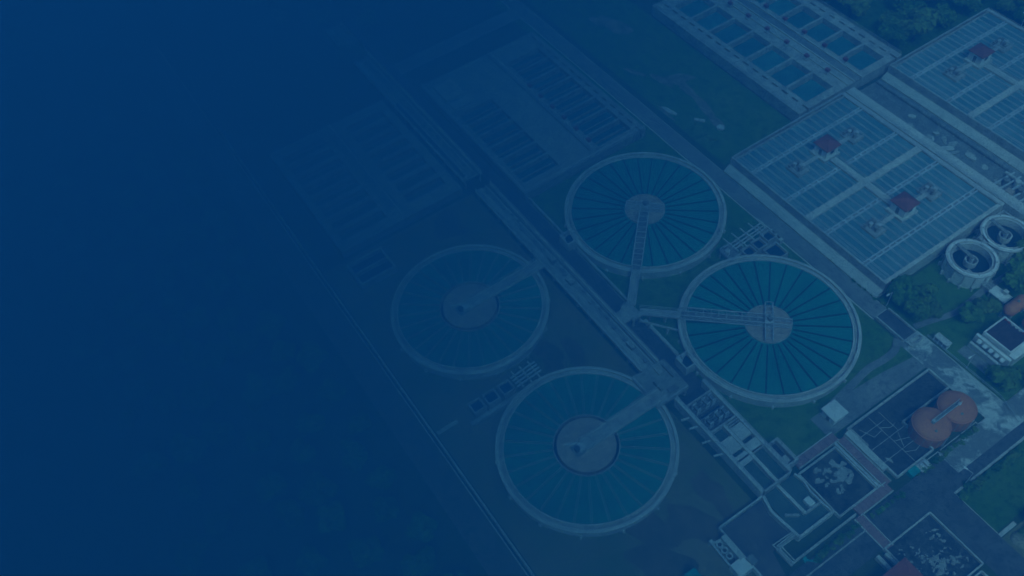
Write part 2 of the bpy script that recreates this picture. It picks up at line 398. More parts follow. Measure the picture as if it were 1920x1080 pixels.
def lattice_bridge(c, node, r, label):
    c = Vector(c); node = Vector(node); d = (node-c).normalized()
    e = c + d*(r-0.2)
    T = thing('lattice_bridge', label, 'footbridge', (e.x, e.y, 3.05), 'lattice bridges to the tank centres')
    add_trusses(T, c - d*0.8, e, 3.25, 2.3)
    MB().beam(e, node, 2.1, 3.05, 3.3).build('approach_deck', CONC, T)
    m = Vector((-d.y, d.x))
    for s in (-1, 1):
        MB().rail([tuple(e+m*s*1.0), tuple(node+m*s*1.0)], 3.3).build('handrail', STEEL, T)
    for k in (0.35, 0.75):
        o = e.lerp(node, k); MB().box(o.x-0.25, o.x+0.25, o.y-0.25, o.y+0.25, 0, 3.05).build('column', CONC, T)
    return T
lattice_bridge((0,0), (21.6,-21.6), 20.1, 'grey lattice footbridge running from the gallery to the upper of the two steel troughed clarifiers')
lattice_bridge((44.1,0.1), (24.2,-21.2), 20.1, 'grey lattice footbridge running from the gallery to the clarifier with the lattice cross')
def rake(c, ang, arms, label, L):
    T = thing('rake_frame', label, 'scraper', (c[0], c[1], 2.8), 'lattice frames over the tank centres')
    MB().cyl(c[0], c[1], 0.9, 2.8, 4.6, 20).build('drive_drum', STEEL, T)
    MB().box(c[0]-0.6, c[0]+0.6, c[1]-0.45, c[1]+0.45, 4.6, 5.5).build('motor', GREY, T)
    for a in arms:
        d = Vector((math.cos(ang+a), math.sin(ang+a)))
        add_trusses(T, Vector(c)+d*0.95, Vector(c)+d*L, 3.1, 1.7, h=1.3, panel=1.3, deck=False)
    return T
aB = math.atan2(-21.3, -19.9)
rake((44.1,0.1), aB, (math.pi, math.pi/2, -math.pi/2), 'lattice cross of a sludge scraper on the centre disc of the right-hand big clarifier', 5.0)
rake((0,0), math.atan2(-1,1), (math.pi/2, -math.pi/2), 'lattice arms of a sludge scraper on the centre disc of the clarifier beside the basins', 4.8)
def deck_bridge(c, y1, wd, label):
    T = thing('walkway_bridge', label, 'footbridge', (c[0], y1, 3.0), 'plain deck bridges to the tank centres')
    x = c[0]; n = 9; y0 = c[1]-1.0; st = (y1-y0)/n
    me = MB().box(-wd/2, wd/2, 0.03, st-0.03, -0.3, 0).mesh('deck_panel', CONC)
    for k in range(n): piece('deck_panel', me, T, (x, y0+k*st, 3.4))
    for s in (-1, 1):
        MB().box(x+s*wd/2-0.1, x+s*wd/2+0.1, y0, y1, 2.9, 3.55).build('edge_beam', PALE, T)
        MB().rail([(x+s*wd/2, y0), (x+s*wd/2, y1)], 3.55).build('handrail', STEEL, T)
    M_ = thing('drive_unit', 'motor and gearbox on the centre of the ' + label.split(' to the ')[1], 'motor', (x, c[1]-1.6, 2.9), 'bridge drive units')
    MB().cyl(x, c[1]-1.4, 0.9, 2.9, 3.7, 20).build('gearbox', STEEL, M_)
    MB().box(x-0.5, x+0.5, c[1]-2.9, c[1]-1.9, 3.0, 4.1).build('motor', DARKC, M_)
    MB().box(x-1.5, x+1.4, c[1]-3.4, c[1]-0.9, 2.9, 3.0).build('base_plate', GREY, M_)
    MB().beam((x-1.2,c[1]-1.2),(x-2.4,c[1]-3.8), 0.5, 2.92, 3.3).build('sludge_pipe', STEEL, M_)
deck_bridge((44.1,-51.5), -30.8, 2.7, 'solid grey deck bridge with handrails to the lowest clarifier in the photo')
deck_bridge((-1.3,-52), -31.2, 2.5, 'solid grey deck bridge with handrails to the leftmost big clarifier')
def drop_box(x, y, label):
    T = thing('outlet_box', label, 'chamber', (x, y, 0), 'outlet chambers on the clarifier rims')
    for a in ((x-1.9,x+1.9,y-1.7,y-1.4),(x-1.9,x+1.9,y+1.4,y+1.7),(x-1.9,x-1.6,y-1.4,y+1.4),(x+1.6,x+1.9,y-1.4,y+1.4)):
        MB().box(*a, 0, 3.15).build('wall', PALE, T)
    MB().box(x-1.6,x+1.6,y-1.4,y+1.4,0,1.5).build('water', W_DARK, T)
    MB().box(x-1.9,x-0.2,y-1.4,y-0.9,3.05,3.25).build('gate_frame', STEEL, T)
    MB().cyl(x-0.9,y-0.6,0.35,3.1,4.2,14).build('actuator', STEEL, T)
drop_box(-4.0,-20.8, 'small concrete outlet chamber on the rim of the clarifier beside the basins')
drop_box(40.6,-21.0, 'small concrete outlet chamber on the rim of the right-hand big clarifier')

# ------------------------------------------------------------------ filter blocks
def filter_block(oy, label, hut_label, plat_labels):
    x0, x1, y0, y1 = 0.6, 52.6, 26.6+oy, 69.2+oy
    T = thing('filter_block', label, 'filter block', (x0, y0, 0), 'covered rows of filter beds')
    zt = 4.5; yi0, yi1 = y0+1.9, y1-1.6
    MB().add([(x0,y0-.5,0),(x1,y0-.5,0),(x1,y0+1.5,0),(x0,y0+1.5,0),(x0,y0-.5,.8),(x1,y0-.5,.8),(x1,y0+1.5,2.0),(x0,y0+1.5,2.0)],[(3,2,1,0),(4,5,6,7),(0,1,5,4),(1,2,6,5),(2,3,7,6),(3,0,4,7)]).build('apron', PALE, T)  # slope added before the side wall so it catches more light
    MB().box(x0, x1, y0+1.5, yi0, 0, zt).build('side_wall', CONC, T)
    MB().box(x0, x1, yi1, yi1+0.4, 0, zt).build('side_wall', CONC, T)
    MB().box(x0, x1, yi1+0.4, y1, 0, 4.3).build('ledge', PALE, T)
    MB().box(x0, x0+0.35, yi0, yi1, 0, zt).build('end_wall', CONC, T)
    MB().box(x0+0.35, x0+1.2, yi0, yi1, 0, 3.2).build('gutter', DARKC, T)
    MB().box(x0+1.2, x0+1.5, yi0, yi1, 0, zt).build('end_wall', CONC, T)
    MB().box(x1-1.0, x1, yi0, yi1, 0, zt).build('end_wall', PALE, T)
    strips = [(x0+1.5, 7.5), (8.6, 19.6), (20.7, 26.6), (28.5, 33.0), (34.1, 44.9), (46.0, x1-1.0)]
    bays = 18; st = (yi1-yi0)/bays
    for i, (a, b) in enumerate(strips):
        MB().box(a, b, yi0, yi1, 3.2, 4.02).build('water', W_FILT, T)
        L = b-a
        me = MB().box(0, L, -0.22, -0.14, 3.8, 4.20).box(0, L, 0.14, 0.22, 3.8, 4.20).box(0, L, -0.14, 0.14, 3.8, 3.86).mesh('trough', TROUGH)
        for k in range(bays-1):
            y = yi0+st*(k+1)
            if i in (1,2,3,4) and abs(y-(48.0+oy)) < 1.3 and i in (2,3): continue
            piece('trough', me, T, (a, y, 0))
        MB().box(a, b, yi0, yi0+0.25, 3.9, 4.35).build('edge_trough', STEEL, T)
    for cx in (8.05, 20.15, 33.55, 45.45):
        MB().box(cx-0.55, cx-0.27, yi0, yi1, 3.2, 4.46).build('channel_wall', TROUGH, T)
        MB().box(cx+0.27, cx+0.55, yi0, yi1, 3.2, 4.46).build('channel_wall', TROUGH, T)
        MB().box(cx-0.27, cx+0.27, yi0, yi1, 3.0, 3.3).build('channel_floor', W_DARK, T)
        me = MB().box(-0.27, 0.27, -0.3, 0.3, 4.2, 4.42).mesh('channel_cover', TROUGH)
        for k in range(bays-1): piece('channel_cover', me, T, (cx, yi0+st*(k+1), 0))
    me = MB().box(-0.93, 0.93, 0.03, st-0.03, 4.35, 4.62).mesh('walkway_slab', PALE)
    MB().box(26.6, 28.5, yi0, yi1, 3.0, 4.35).build('walkway_wall', CONC, T)
    for k in range(bays): piece('walkway_slab', me, T, (27.55, yi0+k*st, 0))
    for a, b in ((16.9, 26.6), (28.5, 37.0)):
        MB().box(a, b, 47.0+oy, 49.0+oy, 3.6, 4.64).build('cross_walkway', PALE, T)
        for e in (46.95, 49.05):
            MB().rail([(a, e+oy), (b, e+oy)], 4.64).build('handrail', STEEL, T)
    MB().rail([(x0+0.9, yi0+0.2), (x0+0.9, yi1)], zt).build('handrail', STEEL, T)
    MB().rail([(x0+0.9, yi0+0.15), (x1-0.5, yi0+0.15)], zt).build('handrail', STEEL, T)
    MB().rail([(x0+0.9, yi1+0.2), (x1-0.5, yi1+0.2)], zt).build('handrail', STEEL, T)
    for i, cx in enumerate((14.1, 39.4)):
        P = thing('machine_walkway', plat_labels[i][0], 'walkway', (cx, 48+oy, 4.3), 'walkways through the filter huts')
        for a, b in ((39.6, 45.2), (50.8, 56.6)):
            MB().box(cx-0.55, cx+0.55, a+oy, b+oy, 4.55, 4.75).build('deck', PALE, P)
            for s in (-0.55, 0.55): MB().rail([(cx+s, a+oy), (cx+s, b+oy)], 4.75).build('handrail', STEEL, P)
        MB().box(cx-2.6, cx+2.6, 45.2+oy, 50.8+oy, 3.9, 4.80).build('hut_base', PALE, P)
        for e, q in ((38.4, 0), (57.8, 1)):
            S = thing('gate_platform', plat_labels[i][1+q], 'platform', (cx, e+oy, 4.1), 'gate platforms over the filters')
            MB().box(cx-2.3, cx+2.3, e-1.9+oy, e+1.9+oy, 3.6, 4.72).build('slab', CONC, S)
            MB().box(cx-2.0, cx-1.3, e-1.6+oy, e+1.5+oy, 4.72, 5.6).build('gate_box', GREY, S)
            MB().box(cx-1.2, cx+1.2, e-0.9+oy, e+0.9+oy, 4.72, 4.9).build('grating', GREY, S)
            for dx, dy in ((-0.8,-0.5),(0.8,-0.5),(-0.8,0.6),(0.7,0.7)):
                MB().cyl(cx+dx, e+dy+oy, 0.28, 4.9, 6.0, 12).cyl(cx+dx, e+dy+oy, 0.5, 6.0, 6.25, 12).build('actuator', STEEL if dx*dy > 0 else GREY, S)
            MB().rail([(cx-2.2,e-1.8+oy),(cx+2.2,e-1.8+oy),(cx+2.2,e+1.8+oy),(cx-2.2,e+1.8+oy)], 4.72).build('handrail', STEEL, S)
        hut(cx, 48+oy, 4.80, 2.05, hut_label[i])
    return T
def hut(cx, cy, z, h, label):
    T = thing('pump_hut', label, 'hut', (cx, cy, z), 'red roofed huts on the filter blocks')
    for a in ((cx-h,cx+h,cy-h,cy-h+0.2),(cx-h,cx+h,cy+h-0.2,cy+h),(cx-h,cx-h+0.2,cy-h+0.2,cy+h-0.2),(cx+h-0.2,cx+h,cy-h+0.2,cy+h-0.2)):
        MB().box(*a, z, z+2.9).build('wall', WHITE, T)
    e = h+0.45
    rf = MB().box(cx-e, cx+e, cy-e, cy+e, z+2.85, z+2.98).add([(cx-e,cy-e,z+2.98),(cx+e,cy-e,z+2.98),(cx+e,cy+e,z+2.98),(cx-e,cy+e,z+2.98),(cx,cy,z+4.3)],
             [(0,1,4),(1,2,4),(2,3,4),(3,0,4)]).build('roof', TILE, T)
    # tile courses standing proud on the four slopes
    for f, (u, v) in enumerate(((1,0),(0,1),(-1,0),(0,-1))):
        nrm = Vector((v, -u))
        for j in range(5):
            t0 = j/6+0.02; t1 = t0+0.04; A = []
            for t in (t0, t1):
                k = e*(1-t); zz = z+2.98+1.32*t
                A += [(cx+nrm.x*k-u*k, cy+nrm.y*k-v*k, zz+0.06), (cx+nrm.x*k+u*k, cy+nrm.y*k+v*k, zz+0.06)]
            c = MB().add(A+[(x,y,q-0.08) for x,y,q in A], [(0,1,3,2),(4,6,7,5),(0,4,5,1),(2,3,7,6),(0,2,6,4),(1,5,7,3)]).build('tile_course', TILE, rf)
    MB().box(cx-0.45, cx+0.45, cy-h-0.05, cy-h-0.002, z, z+2.05).build('door', GREY, T)
    fr = MB().box(cx+h+0.002, cx+h+0.06, cy-0.7, cy+0.7, z+1.0, z+2.1).build('window', GREY, T)
    MB().box(cx+h+0.062, cx+h+0.075, cy-0.6, cy+0.6, z+1.1, z+2.0).build('pane', GLASS, fr)
filter_block(0, 'rectangular block of teal filter beds beside the main road, nearest the big clarifiers',
    ['red roofed white hut on the near filter block, towards the blue open pools', 'red roofed white hut on the near filter block, towards the two small thickeners'],
    [['raised walkway crossing the hut of the near filter block towards the open pools', 'gate platform beside the pool side hut of the near filter block, road side', 'gate platform beside the pool side hut of the near filter block, far from the road'],
     ['raised walkway crossing the hut of the near filter block towards the thickeners', 'concrete gate platform beside the thickener side hut of the near filter block, road side', 'gate platform beside the thickener side hut of the near filter block, far from the road']])
filter_block(58.6, 'rectangular block of teal filter beds in the upper right corner, with the wood behind it',
    ['red roofed white hut on the far filter block in the upper right corner', 'red roofed white hut on the far filter block at the right photo edge'],
    [['raised walkway crossing the hut of the far filter block near the wood', 'concrete gate platform left of the hut on the far filter block near the wood', 'concrete gate platform right of the hut on the far filter block near the wood'],
     ['raised walkway crossing the far filter block at the photo edge', 'pale concrete gate platform at the right photo edge on the far filter block', 'concrete gate platform out at the far side of the upper right filter block']])

# ------------------------------------------------------------------ rows of open pools
def pool_block(label, cat, grp, x0, x1, y0, y1, zt, zw, rows, wmat, slots=(), wallm=PALE, road=None, thin=False, pwt=0.35):
    """rows: (ya, yb, xa, xb, count); slots: (yc, width) slotted walkways"""
    T = thing('pool_block', label, cat, (x0, y0, 0), grp)
    MB().box(x0, x1, y0, y1, 0, 0.5).build('floor_slab', GREY, T)
    edges = sorted(rows); ycur = y0
    bands = []
    for ya, yb, xa, xb, n in edges:
        bands.append((ycur, ya)); ycur = yb
    bands.append((ycur, y1))
    for i, (a, b) in enumerate(bands):
        sl = [s for s in slots if a < s[0] < b]
        if sl:
            c, wd = sl[0]
            MB().box(x0, x1, a, c-wd/2, 0.5, zt).build('walkway', wallm, T)
            MB().box(x0, x1, c+wd/2, b, 0.5, zt).build('walkway', wallm, T)
            MB().box(x0, x1, c-wd/2, c+wd/2, 0.5, zt-1.3).build('slot_floor', DARKC, T)  # dark floor colour carries the shade down in the slots
            n = max(4, round((x1-x0)/3.8)); st = (x1-x0)/n
            me = MB().box(0, st*0.42, -wd/2, wd/2, zt-0.3, zt-0.03).mesh('slot_cover', wallm)
            for k in range(n): piece('slot_cover', me, T, (x0+k*st, c, 0))
        else:
            MB().box(x0, x1, a, b, 0.5, zt).build('walkway', wallm, T)
    for ya, yb, xa, xb, n in edges:
        if xa > x0+0.01: MB().box(x0, xa, ya, yb, 0.5, zt-0.004).build('end_deck', wallm, T)
        if xb < x1-0.01: MB().box(xb, x1, ya, yb, 0.5, zt-0.004).build('end_deck', wallm, T)
        st = (xb-xa)/n
        wm = MB().box(0.35, st-0.35, ya-y0, yb-y0, 0.5, zw).mesh('water', wmat)
        pw = MB().box(-pwt, pwt, ya-y0, yb-y0, 0.5, zt-0.006).mesh('pool_wall', wallm)
        tw = MB().box(st*0.5-0.1, st*0.5+0.1, ya-y0, yb-y0, zw-0.6, zw+0.5).mesh('divider', wallm)
        rw_ = random.Random(n)
        for k in range(n):
            piece('water', wm, T, (xa+k*st, y0, rw_.uniform(-.5,.15)))
            if thin: piece('divider', tw, T, (xa+k*st, y0, 0))
        for k in range(n+1): piece('pool_wall', pw, T, (xa+k*st, y0, 0))
    return T
DECK = mat('greyed_concrete_deck', (0.36,0.36,0.33), (0.27,0.27,0.25), 0.3, c3=(0.19,0.19,0.18), bump=0.2)
OPEN = 'blocks of open rectangular pools'
G = pool_block('long block with two rows of blue open pools, ending at the filter blocks', 'pool block', OPEN,
    -62.5, -0.6, 53.6, 93.2, 4.0, 2.3, [(58.5,68.6,-58.3,-2.6,7), (79.3,88.6,-58.3,-2.6,7)], W_POOL, [(56.9,0.7), (90.9,0.7)], CONC)
MB().rail([(-62.3,53.9),(-0.8,53.9)], 4.0).build('handrail', STEEL, G); MB().rail([(-62.3,92.9),(-0.8,92.9)], 4.0).build('handrail', STEEL, G)
MB().box(-62.5,-0.6,74.6,77.2,4.0,4.02).build('pipe_strip', GREY, G)
MB().box(-62.5,-0.6,74.3,74.6,4.0,4.5).build('pipe_kerb', PALE, G); MB().box(-62.5,-0.6,77.2,77.45,4.0,4.5).build('pipe_kerb', PALE, G)
MB().box(-62.5,-0.6,71.9,72.05,4.0,4.35).build('pipe_kerb', PALE, G)
def valve(x, y, z, label, group, w=0.9):
    T = thing('valve_actuator', label, 'valve', (x, y, z), group)
    MB().box(x-w*0.75, x+w*0.75, y-w*0.6, y+w*0.6, z, z+0.25).build('base', CONC, T)
    MB().cyl(x, y, w*0.28, z+0.25, z+1.0, 12).build('stem', STEEL, T)
    MB().box(x-w*0.7, x+w*0.7, y-w*0.5, y+w*0.5, z+1.0, z+1.7).build('motor_box', REDM, T)
    MB().cyl(x+w*0.2, y, w*0.45, z+1.7, z+1.82, 14).build('handwheel', REDM, T)
    return T
va = valve(-7.8, 71.2, 4.02, 'red valve actuator on the pool roadway along the lawn side row of pools', 'red valve actuators along the lawn side pools')
ORD = ['first','second','third','fourth','fifth','sixth','seventh','eighth']
va['label'] = 'red valve actuator on the lawn side pool roadway, first from the filter blocks'
for k in range(1, 8): copy_tree(va, (-7.8-7.9*k, 71.2, 4.02))['label'] = 'red valve actuator on the lawn side pool roadway, %s from the filter blocks' % ORD[k]
vb = valve(-7.9, 78.3, 4.02, 'red valve actuator on the pool roadway along the wood side row of pools', 'red valve actuators along the wood side pools')
vb['label'] = 'red valve actuator on the wood side pool roadway, first from the filter blocks'
for k in range(1, 8): copy_tree(vb, (-7.9-7.9*k, 78.3, 4.02))['label'] = 'red valve actuator on the wood side pool roadway, %s from the filter blocks' % ORD[k]
F = pool_block('faint block with two rows of dark narrow pools between the gallery and the main road', 'pool block', OPEN,
    -76.5, -22.6, -21.3, 18.6, 3.0, 1.5, [(-19.2,-8.0,-59.5,-25.8,6), (4.2,15.4,-69.5,-24.6,8)], W_DEEP, [(17.0,0.55)], DECK, thin=True)
MB().box(-76,-25,1.4,1.75,3.0,3.45).build('pipe_kerb', GREY, F); MB().rail([(-76.3,2.4),(-26,2.4)], 3.0).build('handrail', STEEL, F)
MB().rail([(-76.3,-21),(-22.9,-21),(-22.9,18.4)], 3.0).build('handrail', STEEL, F)
MB().box(-73,-65.5,-19,-13,3.0,3.9).build('inlet_box', CONC, F); MB().box(-64,-61,-19,-13,3.0,3.7).build('inlet_box', CONC, F)
vc = valve(-27.5, 2.9, 3.02, 'red valve actuator beside the inner row of pools left of the top clarifier', 'red valve actuators in the faint pool block')
vc['label'] = 'red valve actuator in the faint pool block, first from the top clarifier'
for k in range(1, 6): copy_tree(vc, (-27.5-5.6*k, 2.9, 3.02))['label'] = 'red valve actuator in the faint pool block, %s from the top clarifier' % ORD[k]
E_ = pool_block('barely visible block with two rows of dark pools, beyond the leftmost clarifier', 'pool block', OPEN,
    -79.0, -35.0, -69.0, -33.0, 2.6, 1.2, [(-67.0,-54.0,-76.0,-37.5,8), (-47.0,-35.5,-76.0,-38.5,8)], W_MURK, (), DECK, pwt=0.8)
MB().rail([(-78.8,-50.5),(-36,-50.5)], 2.6).build('handrail', STEEL, E_)
MB().box(-75,-40,-52.4,-49.4,2.6,2.62).build('pipe_strip', GREY, E_)

# ------------------------------------------------------------------ central gallery
def gallery(x0, x1, y0, y1, z, label, npan):
    T = thing('pipe_gallery', label, 'gallery', (x0, (y0+y1)/2, 0), 'raised gallery decks')
    st = (x1-x0)/npan
    me = MB().box(0.03, st-0.03, y0+0.5-(y0+y1)/2, y1-0.5-(y0+y1)/2, z-0.3, z).mesh('deck_panel', DECK)
    for k in range(npan): piece('deck_panel', me, T, (x0+k*st, (y0+y1)/2, 0))
    MB().box(x0, x1, y0, y0+0.47, z-0.5, z+0.25).build('edge_beam', PALE, T)
    MB().box(x0, x1, y1-0.47, y1, z-0.5, z+0.25).build('edge_beam', PALE, T)
    MB().rail([(x0, y0+0.2), (x1, y0+0.2)], z+0.25, step=3).build('handrail', STEEL, T)
    MB().rail([(x0, y1-0.2), (x1, y1-0.2)], z+0.25, step=3).build('handrail', STEEL, T)
    MB().box(x0, x1, y0+0.9, y0+2.1, z+0.003, z+0.12).build('footway', CONC, T)
    MB().tube((x0, y1-1.1, z+0.3), (x1, y1-1.1, z+0.3), 0.22, 8).build('pipe', GREY, T)
    MB().tube((x0, y1-1.7, z+0.22), (x1, y1-1.7, z+0.22), 0.13, 8).build('pipe', STEEL, T)
    hm = MB().box(-0.5, 0.5, -0.4, 0.4, 0, 0.35).mesh('hatch', GREY); rg = random.Random(int(x1))
    for k in range(int((x1-x0)/3.4)): piece('hatch', hm, T, (x0+2+3.4*k+rg.uniform(-1,1), (y0+y1)/2+rg.uniform(-.3,1.0), z+0.004), rg.choice((0,0,.4,1.57)))
    pl = MB().box(-0.25, 0.25, -0.25, 0.25, 0, z-0.3).mesh('pillar', CONC)
    for k in range(npan+1):
        for y in (y0+0.7, y1-0.7): piece('pillar', pl, T, (x0+0.3+k*(x1-x0-0.6)/npan, y, 0))
    return T
gallery(-31.5, 37.2, -31.2, -26.2, 3.0, 'long raised concrete gallery deck running between the four big clarifiers', 14)
gT = gallery(-118, -36.2, -31.9, -26.0, 3.0, 'faint stretch of raised gallery deck between the two pool blocks on the left', 15)
MB().box(-74, -37.5, -31.3, -30.3, 3.01, 3.35).build('cable_trough', DARKC, gT)
P = thing('valve_platform', 'broad concrete platform at the end of the gallery where the lowest clarifier bridge begins', 'platform', (41, -30, 0))
MB().box(37.3, 46.4, -34.0, -25.4, 2.7, 3.2).build('slab', DECK, P)
MB().box(38.2,40.2,-28.6,-27.4,3.204,3.6).build('hatch', CONC, P); MB().box(38.6,42.4,-26.6,-26.2,3.204,3.8).build('pipe_box', GREY, P); MB().box(43.9,45.2,-29.6,-27.2,3.204,3.5).build('hatch', GREY, P)
for x in (37.9, 45.8):
    for y in (-33.4, -26.0): MB().box(x-0.3, x+0.3, y-0.3, y+0.3, 0, 2.7).build('column', CONC, P)
MB().rail([(42.9,-33.8),(37.5,-33.8),(37.5,-31.4)], 3.2).build('handrail', STEEL, P); MB().rail([(45.6,-33.8),(46.2,-33.8),(46.2,-25.6),(38,-25.6)], 3.2).build('handrail', STEEL, P)
MB().box(41.0,43.6,-31.0,-30.3,3.2,4.3).build('control_cabinet', GREY, P)
P = thing('bridge_landing', 'small concrete landing beside the gallery where the two lattice bridges meet', 'platform', (22.9, -21.6, 0))
MB().box(20.6, 25.4, -24.0, -21.3, 2.7, 3.25).build('slab', CONC, P)
for x in (21, 25):
    for y in (-23.6, -21.7): MB().box(x-0.2, x+0.2, y-0.2, y+0.2, 0, 2.7).build('column', CONC, P)
MB().box(21.2, 24.8, -26.3, -24.0, 2.9, 3.2).build('link_slab', CONC, P)
MB().rail([(20.8,-23.8),(20.8,-21.5)], 3.25).rail([(25.2,-23.8),(25.2,-21.5)], 3.25).build('handrail', STEEL, P)
def pipe(label, pts, r, m=PALE, group=None, posts=0):
    T = thing('pipeline', label, 'pipe', (*pts[0][:2], 0), group)
    for a, b in zip(pts, pts[1:]): MB().tube(a, b, r, 10).build('pipe_length', m, T)
    for p in pts[1:-1]: MB().cyl(p[0], p[1], r*1.25, p[2]-r*1.2, p[2]+r*1.2, 12).build('elbow', m, T)
    a, b = Vector(pts[0]), Vector(pts[1])
    for k in range(posts):
        o = a.lerp(b, (k+0.5)/posts); MB().box(o.x-0.15,o.x+0.15,o.y-r*1.3,o.y+r*1.3,0,o.z-r*0.6).build('pipe_support', CONC, T)
    return T
pipe('long pale pipe along the gallery road, ending at the landing of the lattice bridges', [(-31,-20.2,0.75),(20.2,-20.2,0.75)], 0.32, PALE, None, 12)
pipe('pale pipe along the gallery road from the bridge landing towards the right-hand clarifier', [(25.6,-20.6,0.75),(37.4,-20.6,0.75)], 0.42, PALE, None, 5)
pipe('slim pale pipe beside the lattice bridge to the right-hand clarifier', [(26.0,-22.3,2.4),(33.0,-17.2,2.4)], 0.26, PALE, None, 2)
for i, (x, y, l) in enumerate([(-0.5,-28.6,'left of the leftmost clarifier bridge'),(7.5,-29.0,'in the middle of the gallery'),(30.5,-28.8,'close to the end platform')]):
    T = thing('deck_cabinet', 'grey cabinet on the gallery deck ' + l, 'cabinet', (x, y, 3))
    MB().box(x-1.1, x+1.1, y-0.6, y+0.6, 3.0, 4.2).build('body', GREY, T); MB().box(x-1.2, x+1.2, y-0.7, y+0.7, 4.2, 4.32).build('lid', CONC, T)
for i, (a, l) in enumerate([((-26,-29.5,-24.6,-31),'left end of the gallery')]): pass

# ------------------------------------------------------------------ small hoppers between the clarifiers
def hopper(x, y, label, group, s=1.55, h=2.6, depth=0.8):
    T = thing('valve_chamber', label, 'chamber', (x, y, 0), group)
    for n_, a in enumerate(((-s,s,-s,-s+0.3),(-s,s,s-0.3,s),(-s,-s+0.3,-s+0.3,s-0.3),(s-0.3,s,-s+0.3,s-0.3))):
        MB().box(x+a[0], x+a[1], y+a[2], y+a[3], 0, h).build('wall', CONC, T)
    MB().box(x-s+0.3, x+s-0.3, y-s+0.3, y+s-0.3, 0, h-depth).build('water', W_DARK, T)
    return T
gA = 'open chambers between the two steel troughed clarifiers'
hopper(25.6, 11.5, 'square open chamber in the row between the steel troughed clarifiers, farthest from the road', gA, 1.5)
hopper(25.3, 15.0, 'middle square open chamber of the row between the two steel troughed clarifiers', gA, 1.5)
hopper(24.8, 18.6, 'square open chamber nearest the road, in the row between the steel troughed clarifiers', gA, 1.5)
hopper(29.4, 16.6, 'wide dark open chamber on the rim side of the right-hand clarifier', gA, 2.2, 2.4)
T = thing('pipe_manifold', 'maze of pale pipes beside the open chambers between the two steel troughed clarifiers', 'pipework', (21.5, 12, 0))
for x in (21.2, 22.2, 23.0): MB().tube((x, 7.4, 2.2), (x-0.6, 20.2, 2.2), 0.20, 8).build('pipe_length', PALE, T)
for k in range(5): MB().tube((19.0, 9.2+2.7*k, 2.6), (24.2, 9.4+2.7*k, 2.6), 0.16, 8).build('cross_pipe', STEEL, T)
for k in range(4): MB().box(20.6, 23.4, 8.0+3.6*k, 8.4+3.6*k, 0, 1.9).build('support', CONC, T)
T = thing('access_platform', 'small railed steel platform squeezed where the two steel troughed clarifiers almost touch', 'platform', (23.6, 7, 0))
MB().box(21.4, 25.6, 5.6, 9.0, 2.5, 2.75).build('deck', GREY, T)
MB().rail([(21.5,8.9),(21.5,5.7),(25.5,5.7),(25.5,8.9)], 2.75).build('handrail', STEEL, T)
for x in (21.7,25.3):
    for y in (5.9,8.7): MB().box(x-0.15,x+0.15,y-0.15,y+0.15,0,2.5).build('leg', STEEL, T)
MB().cyl(23.2,6.6,0.6,2.75,4.0,16).build('pump', STEEL, T)
T = thing('equipment_slab', 'pale slab with three cabinets at the road end of the chambers by the top clarifier', 'platform', (24, 20.2, 0))
MB().box(21.8, 27.4, 20.25, 21.3, 0, 1.6).build('slab', PALE, T)
for k in range(3): MB().box(22.4+1.7*k, 23.3+1.7*k, 20.5, 21.05, 1.6, 2.4).build('cabinet', GREY, T)
gC = 'open chambers between the two concrete troughed clarifiers'
for i, (y, l) in enumerate([(-65.0,'outermost'),(-61.2,'middle'),(-57.2,'innermost')]):
    hopper(22.0, y, l + ' dark open chamber in the faint row between the leftmost and lowest clarifiers', gC, 1.55, 2.2)
T = thing('pipe_manifold', 'faint crossed pipes between the leftmost and lowest clarifiers, beside the row of dark chambers', 'pipework', (21.8, -51.5, 0))
for k in range(4): MB().tube((20.4+0.9*k, -55, 1.6), (20.0+0.9*k, -48.2, 1.6), 0.22, 8).build('pipe_length', STEEL, T)
for k in range(3): MB().tube((19.2, -54+2.2*k, 2.0), (24.2, -54+2.2*k, 2.0), 0.18, 8).build('cross_pipe', PALE, T)
T = thing('access_path', 'narrow raised path beside the faint chambers between the two concrete troughed clarifiers', 'walkway', (24.4, -60, 0))
for k in range(8): MB().box(24.1, 25.1, -68.2+2.4*k, -65.86+2.4*k, 0, 1.0).build('slab', CONC, T)
T = thing('inlet_chamber', 'faint concrete inlet chamber at the outer corner beside the leftmost pool block', 'chamber', (-27, -66, 0))
for a in ((-31,-23,-70,-69.4),(-31,-23,-60.6,-60),(-31,-30.4,-69.4,-60.6),(-23.6,-23,-69.4,-60.6),(-27.3,-26.7,-69.4,-60.6)): MB().box(*a,0,2.2).build('wall', CONC, T)
MB().box(-30.4,-27.3,-69.4,-60.6,0,1.0).build('water', W_DARK, T); MB().box(-26.7,-23.6,-69.4,-60.6,0,1.0).build('water', W_DARK, T)

